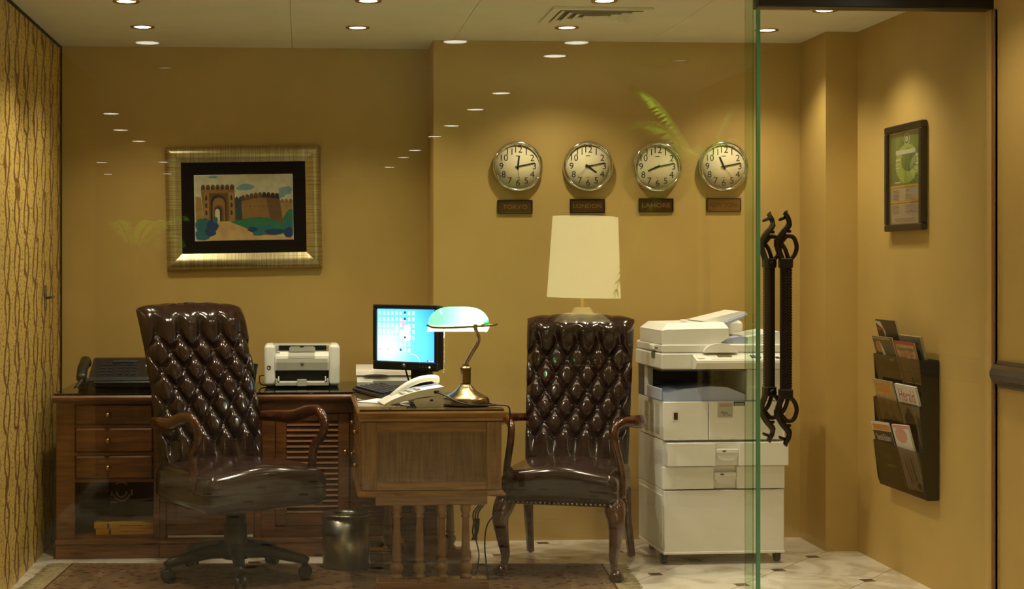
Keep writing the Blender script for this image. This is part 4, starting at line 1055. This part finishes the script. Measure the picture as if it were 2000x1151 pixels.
MB().tube(spline([(.080, -.097, .064), (.11, -.112, .052), (.16, -.125, .026), (.22, -.125, .012), (.30, -.10, .006), (.335, -.075, .006)], 6), .0032, 6).build('line_cable', 'cord_black', t)
MB().tube(spline([(.05, .09, .03), (.02, .16, .012), (-.01, .24, .010), (.0, .28, .006), (.04, .30, .006)], 6), .004, 6).build('white_cable', 'white_plastic', t)

t = tag(MB().prism([(-.075, -.105), (.075, -.105), (.075, .105), (-.075, .105)], .0005, .0015, 'z').build('paper_sheet', 'paper', None, (.345, 10.26, ZD), (0, 0, R(-28))), 'loose white sheet of paper on the desk left of the telephone', 'paper')

# banker's lamp
t = thing('bankers_lamp', 'brass banker lamp with lit green glass shade on the desk', 'lamp', (.682, 10.01, ZD))
MB().lathe([(.090, 0), (.098, .006), (.099, .024), (.092, .036), (.080, .042), (.076, .045), (.066, .050), (.046, .062), (.030, .078), (.024, .088), (.020, .090)], 40).build('base', 'antique_brass', t)
MB().lathe([(.019, .090), (.021, .094), (.021, .150), (.023, .152), (.023, .158), (.015, .164), (.012, .172)], 8, smooth=False).build('column', 'antique_brass', t)
MB().tube(spline([(.0, 0, .165), (.006, -.006, .185), (.026, -.022, .225), (.046, -.045, .265), (.046, -.064, .290), (.036, -.082, .312), (.030, -.088, .330)], 6), .0078, 10).build('arm', 'antique_brass', t)
MB().tube(spline([(-.165, -.050, .338), (-.140, -.078, .330), (-.08, -.094, .329), (.03, -.094, .334), (.10, -.080, .338), (.124, -.05, .341)], 6), .0045, 8).lathe([(.0005, -.011), (.009, -.008), (.011, 0), (.009, .008), (.0005, .011)], 14, 'z', (.030, -.094, .334)).build('bracket', 'antique_brass', t)
def shade(k, inn=0.0):
    def fn(u, v):
        q = 2 * u - 1; r_ = max(0.0, 1 - abs(q) ** 3.2) ** .42; a = PI * v
        x = -.032 + (.126 - inn) * q * (1 + .02 * math.sin(a)); zz_ = math.sin(a)
        if abs(q) > .9: pass
        return (x, -(.083 - inn) * math.cos(a) * (.62 + .38 * r_) + .01 * (1 - zz_) * 0, .322 + (.090 - inn) * zz_ * r_ + .016 * math.cos(a))
    return fn
mb = MB().grid(shade(0), 40, 24); mb.build('shade', 'green_shade_glass', t)
MB().tube([(-.10, 0, .352), (.04, 0, .352)], .010, 10).build('bulb', 'bulb', t)
MB().tube([(.04, 0, .352), (.075, -.02, .352), (.060, -.092, .336)], .007, 8).build('socket', 'antique_brass', t)
ch = MB().tube([(-.096, -.05, .335), (-.096, -.05, .155)], .0014, 5)
for k in range(24): ch.lathe([(.0004, -.0034), (.0034, 0), (.0004, .0034)], 6, 'z', (-.096, -.05, .158 + .0074 * k))
ch.lathe([(.001, -.008), (.0045, -.005), (.0035, .004), (.001, .006)], 10, 'z', (-.096, -.05, .15)); ch.build('pull_chain', 'chrome', t)
MB().tube(spline([(.09, .01, .012), (.115, -.03, .006), (.145, -.07, .006), (.166, -.10, .004), (.172, -.105, -.03), (.166, -.10, -.12), (.162, -.10, -.25), (.150, -.09, -.38), (.120, -.06, -.44), (.085, -.03, -.50), (.08, 0, -.60), (.10, .05, -.735)], 6), .0034, 6).build('power_cord', 'cord_black', t)
l_ = bpy.data.lights.new('bankers_bulb_light', 'POINT'); l_.energy = 11.0; l_.color = (1, .90, .74); l_.shadow_soft_size = .02
lo_ = bpy.data.objects.new('bulb_light', l_); C.objects.link(lo_); lo_.parent = t; lo_.location = (.012, 0, .345)

# ------------------------------------------------------------------ photocopier
t = thing('photocopier', 'large beige office photocopier on casters beside the right chair', 'photocopier', (1.612, 10.425, 0), 2.0)
Wc, Dc = .560, .47
st = MB().box(.004, Wc - .002, .004, Dc, .055, .334, .004).box(0, Wc, 0, Dc - .01, .048, .060, .003).build('stand_cabinet', 'copier_beige', t)
MB().box(.000, .0038, .02, Dc - .02, .075, .31, .001).build('side_panel', 'copier_side', t)
for x, y in ((-.012, .045), (Wc - .045, .06), (.03, .41), (Wc - .06, .41)):
    cs = MB().lathe([(.012, -.014), (.024, -.012), (.0255, 0), (.024, .012), (.012, .014)], 18, 'x', (x + .025, y, .026)).box(x + .008, x + .042, y - .016, y + .016, .034, .047, .003); cs.build('caster', 'black_plastic', t)
MB().box(.004, Wc - .004, .030, Dc, .3365, .556).build('drawer_carcass', 'copier_side', t)
def paper_drawer(z0, z1, y0, nm, x0=.0):
    o = MB().box(x0, .232, y0, .0298, z0, z1, .003).box(.338, Wc + x0 * .6, y0, .0298, z0, z1, .003).box(.232, .338, y0 + .020, .0298, z0, z1, .001).build(nm, 'copier_cream', t)
    h = (z0 + z1) / 2
    MB().prism([(.234 + .104 * k / 10, h - .004 - .026 * math.sin(PI * k / 10) ** .6) for k in range(11)] + [(.338, h + .004), (.234, h + .004)], y0 + .003, y0 + .0195).build('grip_recess', 'copier_beige', o)
    MB().box(.234, .336, y0 - .001, y0 + .0195, h + .0045, h + .024, .003).build('handle', 'copier_cream', o)
    MB().box(.262, .278, y0 - .0022, y0 - .0012, h + .011, h + .018).build('size_label', 'copier_grey', o)
paper_drawer(.3395, .440, .004, 'paper_drawer'); paper_drawer(.446, .550, -.028, 'paper_drawer', .012)
MB().box(.003, Wc, .012, Dc, .558, .734, .004).build('engine_body', 'copier_side', t)
for k in range(3):
    sv = MB()
    for r_ in range(16): sv.box(.0015, .0029, .08 + k * .10, .15 + k * .10, .582 + r_ * .0085, .586 + r_ * .0085)
    tag(sv.build('side_vent', 'vent_shadow', t), kind='stuff')
d0 = MB().box(.0, .206, .0, .0118, .560, .732, .003).build('front_door', 'copier_cream', t)
MB().box(.040, .072, -.0012, -.0002, .645, .692, .0).build('counter_bezel', 'copier_beige', d0); MB().box(.047, .065, -.0020, -.0013, .652, .684).build('counter_window', 'dark_wood', d0)
d1_ = MB().box(.209, Wc, .0, .0118, .560, .732, .003).build('front_door', 'copier_cream', t)
MB().prism([(.24 + .09 * k / 8, .572 - .010 * math.sin(PI * k / 8)) for k in range(9)] + [(.33, .574), (.24, .574)], -.004, -.0002).build('door_grip', 'copier_beige', d1_)
MB().box(.248, .318, -.0012, -.0002, .660, .728).build('badge', 'copier_grey2' if 'copier_grey2' in MATS else 'plate_grey' if 'plate_grey' in MATS else 'printer_grey', d1_)
mat('brand_red', (188, 70, 40), 0.4); mat('label_blue', (34, 44, 74), 0.3)
text('brand_lettering', 'RICOH', .015, 'brand_red', d1_, (.283, -.0016, .714), width=.050)
text('model_lettering', 'Aficio', .017, 'ink', d1_, (.279, -.0016, .682), width=.034); text('model_lettering', 'MP 1600', .010, 'ink', d1_, (.292, -.0016, .671), width=.038)
MB().box(.322, .373, -.0012, -.0002, .712, .731).build('label', 'label_blue', d1_); MB().rect(.326, .369, .7195, .7235, -.0014).rect(.326, .369, .7145, .7175, -.0014).build('label_print', 'printer_grey', d1_)
# output cavity
MB().box(.385, Wc, .004, Dc, .735, .877, .004).build('right_column', 'copier_cream', t)
MB().box(.003, .384, .36, Dc, .735, .876).build('cavity_back', 'copier_dark', t); MB().box(.003, .03, .30, .358, .735, .876, .002).build('rear_post', 'copier_cream', t)
MB().box(.0035, .383, .02, .359, .868, .8765).build('cavity_roof', 'copier_dark', t)
MB().prism([(.004, .7345), (.004, .770), (.03, .774), (.10, .788), (.22, .800), (.30, .794), (.384, .760), (.384, .7345)], .014, .355).build('output_tray', 'copier_blue', t)
MB().box(-.004, .0035, .03, .28, .735, .790, .003).build('tray_edge', 'copier_blue', t)
MB().box(.05, .36, .355, .3598, .805, .855, .003).build('paper_outlet', 'black_plastic', t)
# scanner deck and control panel
MB().box(-.012, Wc, -.012, Dc, .878, .950, .006).build('scanner_deck', 'copier_beige', t)
MB().box(-.0135, -.0123, .10, .16, .922, .950).build('hinge_plate', 'copier_grey', t)
MB().prism([(-.0125, .880), (-.062, .884), (-.088, .910), (-.086, .921), (-.0125, .945)], .128, Wc - .004, 'x').build('control_panel', 'copier_cream', t)
def on_panel(x0, x1, u0, u1, m, nm, lift=.0014):
    def Pq(x, u): return (x, -.086 + .0735 * u, .921 + .024 * u + lift)
    mb = MB(); A = [mb.pt(p) for p in (Pq(x0, u0), Pq(x1, u0), Pq(x1, u1), Pq(x0, u1))]; B = [mb.pt((p[0], p[1], p[2] - .002)) for p in (Pq(x0, u0), Pq(x1, u0), Pq(x1, u1), Pq(x0, u1))]
    mb.face(A); mb.face(B[::-1])
    for k in range(4): mb.face([A[k], B[k], B[(k + 1) % 4], A[(k + 1) % 4]])
    return mb.build(nm, m, cp)
cp = [o for o in t.children if o.name.startswith('control_panel')][0]
on_panel(.20, .53, .15, .85, 'white_plastic', 'key_area'); on_panel(.235, .30, .45, .80, 'copier_grey', 'display', .003); on_panel(.14, .17, .25, .75, 'white_plastic', 'start_key', .004)
for k in range(4): on_panel(.385 + .012 * k, .393 + .012 * k, .3, .7, 'label_blue', 'panel_key', .004)
on_panel(.475, .490, .5, .8, 'cover_red', 'panel_key', .004); on_panel(.495, .512, .2, .45, 'label_blue', 'panel_key', .004); on_panel(.45, .462, .3, .7, 'copier_grey', 'panel_key', .004)
# feeder lid
MB().box(-.010, Wc - .002, -.008, Dc - .01, .952, .990, .006).build('platen_lid', 'copier_beige', t)
hp = MB(); n = 14
pts = [(.180 + .150 * k / n, 0) for k in range(n + 1)]
arc = [(.255 - .078 * math.cos(PI * k / n), .953 + .042 * math.sin(PI * k / n)) for k in range(n + 1)]
hp.prism(arc, -.030, -.0085).build('lid_handle', 'copier_cream', t)
MB().prism([(.08 - .088, .9905), (.255, .9905), (.300, 1.020), (.300, 1.052), (.290, 1.060), (.015, 1.056), (-.008, 1.050)], .0, .40).build('feeder_housing', 'copier_beige', t)
tpz = MB(); A = [(-.008, .0, 1.0515), (.30, .0, 1.0605), (.30, .40, 1.0605), (-.008, .4, 1.0515)]; B = [(.025, .035, 1.082), (.285, .035, 1.087), (.285, .37, 1.087), (.025, .37, 1.082)]
a_ = [tpz.pt(p) for p in A]; c_ = [tpz.pt(p) for p in B]; tpz.face(c_)
for k in range(4): tpz.face([a_[k], a_[(k + 1) % 4], c_[(k + 1) % 4], c_[k]])
tpz.build('feeder_cover', 'copier_cream', t)
MB().prism([(.205, 1.090), (.39, 1.134), (.415, 1.132), (.42, 1.124), (.39, 1.114), (.30, 1.080), (.25, 1.080)], .12, .36).build('document_tray', 'copier_cream', t)
MB().prism([(.29, 1.074), (.417, 1.122), (.420, 1.116), (.31, 1.066)], .095, .1195).build('tray_guide', 'copier_blue', t)
MB().box(.12, .145, .12, .16, 1.086, 1.096, .002).build('feed_guide', 'copier_beige', t)
MB().prism([(.265, .9905), (.265, 1.006), (.36, 1.024), (.39, 1.020), (.39, .9905)], .02, .14).build('exit_tray', 'copier_blue', t)
MB().box(.315, .475, .34, .40, .9905, 1.082, .012).build('tray_wall', 'copier_cream', t)
MB().prism([(.392, .9905), (.392, 1.020), (.540, 1.046), (.545, 1.000), (.545, .9905)], .02, .335).build('output_shelf', 'copier_cream', t)
MB().box(-.022, -.0102, .10, .17, .960, .984, .004).build('lid_clip', 'copier_cream', t); MB().box(-.0112, -.0102, .06, .21, .968, .974).build('clip_slot', 'copier_grey', t)

# ------------------------------------------------------------------ magazine rack
t = thing('magazine_rack', 'black three-tier wall magazine rack with smoky clear pockets', 'rack', (XR - .001, 10.025, .378), -90)
HWR = .268
MB().box(-HWR, HWR, -.005, -.0003, .0, .577, .002).build('back_plate', 'frame_black', t)
for s_ in (-1, 1):
    pl = [(-.005, .0), (-.050, .0), (-.062, .030), (-.082, .195), (-.070, .200), (-.070, .215), (-.082, .385), (-.070, .390), (-.070, .405), (-.082, .577), (-.005, .577)]
    MB().prism(pl, s_ * HWR, s_ * (HWR - .006), 'x').build('end_panel', 'frame_black', t)
for k in range(3):
    z = .19 * k
    MB().prism([(-.056, z + .004), (-.052, z), (-.0055, z), (-.0055, z + .004)], -HWR + .0065, HWR - .0065, 'x').build('pocket_floor', 'frame_black', t)
    y0, y1 = (-.054, -.082)
    MB().prism([(y0, z + .004), (y0 - .002, z + .004), (y1 - .002, z + .197), (y1, z + .197)], -HWR + .0065, HWR - .0065, 'x').build('clear_front', 'smoky', t)
RACK = (XR - .001, 10.025, .378)
def magazine(name, label, k, x, dz, y, lean, w, h, th, deco, roll=0.0, cat='magazine', page='paper'):
    """stands in pocket k; local frame of the rack turned to face the room"""
    o = thing(name, label, cat, (RACK[0], RACK[1], RACK[2]), -90)
    M_ = Matrix.Translation((x, y, .19 * k + .0055 + dz)) @ Matrix.Rotation(lean, 4, 'X') @ Matrix.Rotation(roll, 4, 'Y')
    mb = MB(); mb.M = M_; mb.box(-w / 2 + .001, w / 2 - .001, .001, th - .001, .001, h - .001); mb.build('pages', page, o)
    mats = []; cv = MB(); cv.M = M_
    def mi(m):
        if m not in mats: mats.append(m)
        return mats.index(m)
    cv.mi = mi(deco[0][0]); cv.box(-w / 2, w / 2, 0, .0009, 0, h); cv.mi = mi(deco[0][1]); cv.box(-w / 2, w / 2, th - .0009, th, 0, h); cv.box(-w / 2, -w / 2 + .0009, .0009, th - .0009, 0, h)
    for i, d in enumerate(deco[1:]):
        cv.mi = mi(d[0]); yy = -.00025 - .00012 * i
        if d[1] == 'r': cv.rect(-w / 2 + d[2] * w, -w / 2 + d[3] * w, d[4] * h, d[5] * h, yy)
        elif d[1] == 'o': cv.flat([(-w / 2 + w * d[2] + d[4] * w * math.cos(2 * PI * q / 14), h * d[3] + d[5] * h * math.sin(2 * PI * q / 14)) for q in range(14)], yy)
        elif d[1] == 'p': cv.flat([(-w / 2 + w * a, h * b_) for a, b_ in d[2]], yy)
        elif d[1] == 't': text_into(cv, d[2], d[5], Matrix.Translation((-w / 2 + w * d[3], yy, h * d[4])) @ Matrix.Rotation(PI / 2, 4, 'X'), d[6])
    cv.build('cover', mats, o)
LE = .235
magazine('magazine', 'dark glossy magazine tallest at the top left of the rack', 2, -.136, .060, -.012, LE, .238, .290, .005, [('cover_dark', 'cover_dark'), ('cover_white', 'p', [(0, .98), (.25, .97), (.42, .80), (.36, .72), (.30, .86), (0, .95)]), ('cover_red', 'r', .02, .30, .84, .88)])
magazine('magazine', 'olive magazine with a face at the front of the top left pocket', 2, -.135, .0, -.024, LE + .02, .236, .278, .006, [('cover_olive', 'cover_dark'), ('cover_skin', 'o', .25, .84, .15, .10), ('cover_white', 'p', [(.33, .95), (.46, .80), (.50, .70), (.38, .70), (.36, .86)]), ('cover_orange', 'r', .0, .9, .96, .985), ('cover_white', 'r', .62, .85, .62, .66)])
magazine('magazine', 'thick grey book-like magazine at the back of the top right pocket', 2, .134, .012, -.012, LE, .236, .280, .012, [('cover_grey', 'cover_tan'), ('cover_dark', 'r', .1, .9, .88, .9)], page='rug_cream')
magazine('magazine', 'red bordered magazine with a red masthead in the top right pocket', 2, .124, .0, -.030, LE + .01, .228, .268, .004, [('cover_red', 'cover_dark'), ('cover_tan', 'r', .06, .94, .05, .95), ('cover_red', 't', 'TIME', .5, .78, .06, .155), ('cover_dark', 'p', [(.25, .20), (.45, .22), (.48, .40), (.52, .48), (.56, .40), (.60, .22), (.85, .20), (.85, .12), (.25, .12)]), ('cover_grey', 'r', .1, .9, .86, .90)])
magazine('magazine', 'tan magazine with two people on its cover in the middle left pocket', 1, -.130, .0, -.026, LE + .01, .238, .280, .005, [('cover_tan', 'cover_dark'), ('cover_orange', 'r', .1, .8, .80, .93), ('cover_skin', 'o', .30, .62, .10, .09), ('cover_skin', 'o', .68, .58, .11, .10), ('cover_dark', 'p', [(.1, .0), (.1, .35), (.3, .52), (.5, .4), (.5, 0)]), ('cover_dark', 'p', [(.5, .0), (.5, .38), (.68, .47), (.95, .35), (.95, 0)])])
magazine('magazine', 'white magazine with a large red masthead in the middle right pocket', 1, .126, .0, -.026, LE + .01, .232, .276, .010, [('cover_white', 'cover_tan'), ('cover_red', 't', 'Herald', .5, .83, .075, .175), ('cover_dark', 'p', [(.1, .0), (.15, .5), (.4, .66), (.6, .5), (.6, 0)]), ('cover_grey', 'r', .1, .9, .68, .72), ('cover_dark', 'p', [(.66, .05), (.72, .55), (.9, .5), (.94, .05)])])
magazine('magazine', 'black magazine with orange band lettered Special Edition in the bottom left pocket', 0, -.140, .0, -.026, LE + .01, .225, .288, .005, [('cover_dark', 'cover_dark'), ('cover_white', 'r', 0, 1, .86, 1), ('cover_orange', 'r', .06, .96, .87, .96), ('cover_white', 't', 'Special Edition', .52, .755, .040, .17), ('cover_grey', 'r', .2, .8, .70, .715), ('poster_green', 'r', .3, .6, .42, .50), ('cover_tan', 'r', .3, .8, .30, .34)], roll=-.05)
magazine('magazine', 'pink and cream magazine standing tallest in the bottom right pocket', 0, .092, .012, -.026, LE + .01, .195, .284, .009, [('cover_white', 'cover_red'), ('cover_pink', 'o', .45, .84, .35, .12), ('cover_pink', 'r', 0, 1, .95, 1), ('cover_red', 'p', [(.25, .45), (.32, .45), (.42, .10), (.34, .10)]), ('poster_green', 'p', [(.45, .45), (.5, .45), (.56, .12), (.5, .12)]), ('cover_dark', 'p', [(.62, .5), (.68, .5), (.74, .14), (.66, .14)]), ('label_blue', 'o', .78, .08, .12, .05)], roll=-.06)

# ------------------------------------------------------------------ tied cable under the desk
t = thing('cable_bundle', 'tied bundle of black cable hanging beside the desk balusters', 'cable', (.715, DY0 + .12, ZR))
for k in range(3):
    a = .010 * k
    MB().tube(spline([(.02 + a, .0, .338), (-.004 + a, .01, .30), (.004 + a * .5, .01, .24), (.012 - a, .02, .19), (-.006 + a, .01, .22), (.0 + a, 0, .28)], 6), .0035, 6).build('loop', 'cord_black', t)
MB().tube(spline([(.005, .01, .20), (.02, .01, .13), (.012, .02, .06), (.0, .05, .005), (.05, .12, .004), (.14, .16, .004)], 6), .003, 6).build('tail', 'cord_black', t)

# ------------------------------------------------------------------ lobby behind the camera (seen mirrored in the glass)
LR = 'lobby downlight mirrored in the glass, '
for x, y, lb in [(-.80, 5.01, 'left of all others just under the office ceiling edge'), (.79, 5.21, 'at the corner of the projecting wall by the ceiling'), (1.42, 5.22, 'just under the downlight above the clocks'),
                 (1.39, 4.46, 'a little below the wall top above the second clock'), (1.33, 1.73, 'large bright one above the leftmost clock'), (1.28, .12, 'next below the bright one above the leftmost clock'),
                 (1.23, -1.86, 'second below the bright one above the leftmost clock'), (1.18, -3.44, 'beside the corner of the projecting wall'), (1.13, -5.89, 'first left of the projecting wall corner'),
                 (1.08, -7.40, 'second left of the projecting wall corner'), (1.02, -9.81, 'faint one midway between painting and wall corner'), (-1.45, -.59, 'bright one above left of the painting'),
                 (-1.54, -2.69, 'faint one below the bright one left of the painting'), (-1.51, -4.44, 'third down above left of the painting'), (-2.24, -8.91, 'leftmost beside the painting top corner'),
                 (-2.43, -12.2, 'faint leftmost one beside the painting frame'), (-1.54, -8.72, 'over the top left frame corner'), (-1.69, -11.99, 'over the left rail of the painting frame')]:
    downlight((x, V(y), HL), LR + lb, 'lobby downlights mirrored in the glass', .064, LOBBY_W if y > 1 else (LOBBY_W * .15 if y > -5 else 0), 'lobby_lens', 'chrome', 130, .8)
downlight((2.18, 8.95, HL), 'unseen lobby downlight added to light the wall by the handrail', 'added lobby downlights by the door', .060, 16, 'lobby_lens', 'chrome', 130, .8)  # added lamp, out of view, brightens the lobby wall and door handle
emis('dim_lens', (1.0, 0.92, 0.72), 1.5)  # weak glow so the added palm lamps barely mirror in the glass
downlight((2.12, V(4.30) - .04, HL), 'unseen lobby downlight added to light the tall palm', 'added lobby downlights over the palms', .045, 85, 'dim_lens', 'black_metal', 120, .6)  # added lamp: brightens the fronds so their reflection shows
downlight((-.80, V(3.50), HL), 'unseen lobby downlight added to light the smaller palm', 'added lobby downlights over the palms', .045, 130, 'dim_lens', 'black_metal', 50, .6)  # second added lamp, narrow beam to brighten the small palm's leaves
t = thing('console_table', 'dark wooden lobby console table under the large table lamp', 'table', (1.72, V(2.95), 0))
MB().box(-.45, .45, -.20, .20, .70, .74, .006).build('table_top', 'dark_wood', t); MB().box(-.41, .41, -.17, .17, .62, .6995, .004).build('apron', 'dark_wood', t)
for sx in (-1, 1):
    for sy in (-1, 1): MB().tube([(sx * .39, sy * .15, .62), (sx * .39, sy * .15, .3), (sx * .39, sy * .15, 0)], [.03, .024, .016], 8).build('leg', 'dark_wood', t)
t = thing('table_lamp', 'large cream shaded table lamp, mirrored in the glass above the right chair', 'lamp', (1.725, V(2.98), .7405))
MB().box(-.13, .13, -.10, .10, 0, .03, .005).box(-.11, .11, -.085, .085, .03, .12, .006).box(-.12, .12, -.095, .095, .12, .145, .004).box(-.11, .11, -.085, .085, .145, .23, .006).box(-.13, .13, -.10, .10, .23, .255, .005).build('body', 'lamp_body', t)
MB().lathe([(.222, .2555), (.150, .305), (.082, .312), (.058, .345), (.001, .3455)], 4, smooth=False).build('shoulder', 'lamp_cap', t).rotation_euler = (0, 0, R(45))
MB().lathe([(.012, .345), (.012, .43), (.02, .44), (.02, .47)], 14).build('stem', 'brass', t)
sh = MB(); 
sh.lathe([(.228, .405), (.2265, .41), (.2005, .905), (.199, .905), (.225, .41), (.228, .405)], 40, caps=False); so_ = sh.build('shade', 'lit_shade', t); so_.rotation_euler = (0, R(1.2), 0)
ll = bpy.data.lights.new('table_lamp_light', 'POINT'); ll.energy = 9; ll.color = WARM; ll.shadow_soft_size = .05
lo_ = bpy.data.objects.new('table_lamp_light', ll); C.objects.link(lo_); lo_.parent = t; lo_.location = (0, 0, .52)

def frond(mb, base, az, L, rise, droop, rr):
    sp = []
    for k in range(15):
        q = k / 14; r_ = L * q; sp.append(Vector((base[0] + math.cos(az) * r_ * (1 - .12 * q), base[1] + math.sin(az) * r_ * (1 - .12 * q), base[2] + rise * q - droop * q * q)))
    mb.mi = 1; mb.tube(sp, [.007 - .005 * k / 14 for k in range(15)], 5); mb.mi = 0
    side = Vector((-math.sin(az), math.cos(az), 0))
    for k in range(2, 15):
        for f2 in (0, .5):
            if k + f2 > 14: continue
            i0 = min(13, int(k + f2 - .0001)); p = sp[i0].lerp(sp[i0 + 1], (k + f2) - i0)
            d = (sp[i0 + 1] - sp[i0]).normalized(); ll_ = L * .36 * math.sin(PI * (.12 + .80 * (k + f2) / 14)) * rr.uniform(.85, 1.1)
            for s_ in (-1, 1):
                o = (side * s_ * .72 + d * .62).normalized(); m_ = p + o * ll_ * .5 + Vector((0, 0, .02 * ll_)); e = p + o * ll_ + Vector((0, 0, -.32 * ll_)); n_ = d * .011
                a = [mb.pt(p - n_ * .4), mb.pt(m_ - n_), mb.pt(e), mb.pt(m_ + n_), mb.pt(p + n_ * .4)]; mb.face(a)
def palm(loc, label, th, fr):
    t = thing('potted_palm', label, 'plant', loc); rr = random.Random(int(loc[0] * 100))
    MB().lathe([(.13, 0), (.14, .01), (.18, .34), (.19, .345), (.19, .37), (.17, .37), (.165, .35), (.0002, .34)], 28).build('planter', 'planter', t)
    MB().tube(spline([(0, 0, .34), (.015, .01, th * .6), (0, 0, th)], 6), .022, 10).build('trunk', 'stem', t)
    for az, L_, ri, dr in fr:
        mb = MB(); frond(mb, (0, 0, th - .05), R(az), L_, ri, dr, rr); mb.build('frond', ['leaf', 'stem'], t)
palm((2.25, V(4.30), 0), 'tall potted palm, mirrored in the glass near the clocks', 1.90, [(170, .50, .75, .50), (200, .55, .55, .75), (215, .62, .30, 1.00), (150, .50, .60, .60), (110, .50, .55, .70), (250, .50, .60, .60), (60, .30, .60, .50), (290, .40, .60, .55), (185, .45, .85, .35), (0, .22, .7, .3)])
palm((-.98, V(3.50), 0), 'smaller potted palm, mirrored in the glass beside the painting', 1.45, [(20, .36, .50, .28), (60, .36, .48, .30), (-20, .34, .42, .35), (120, .26, .5, .3), (180, .24, .5, .25), (240, .26, .5, .3), (300, .32, .45, .4)])
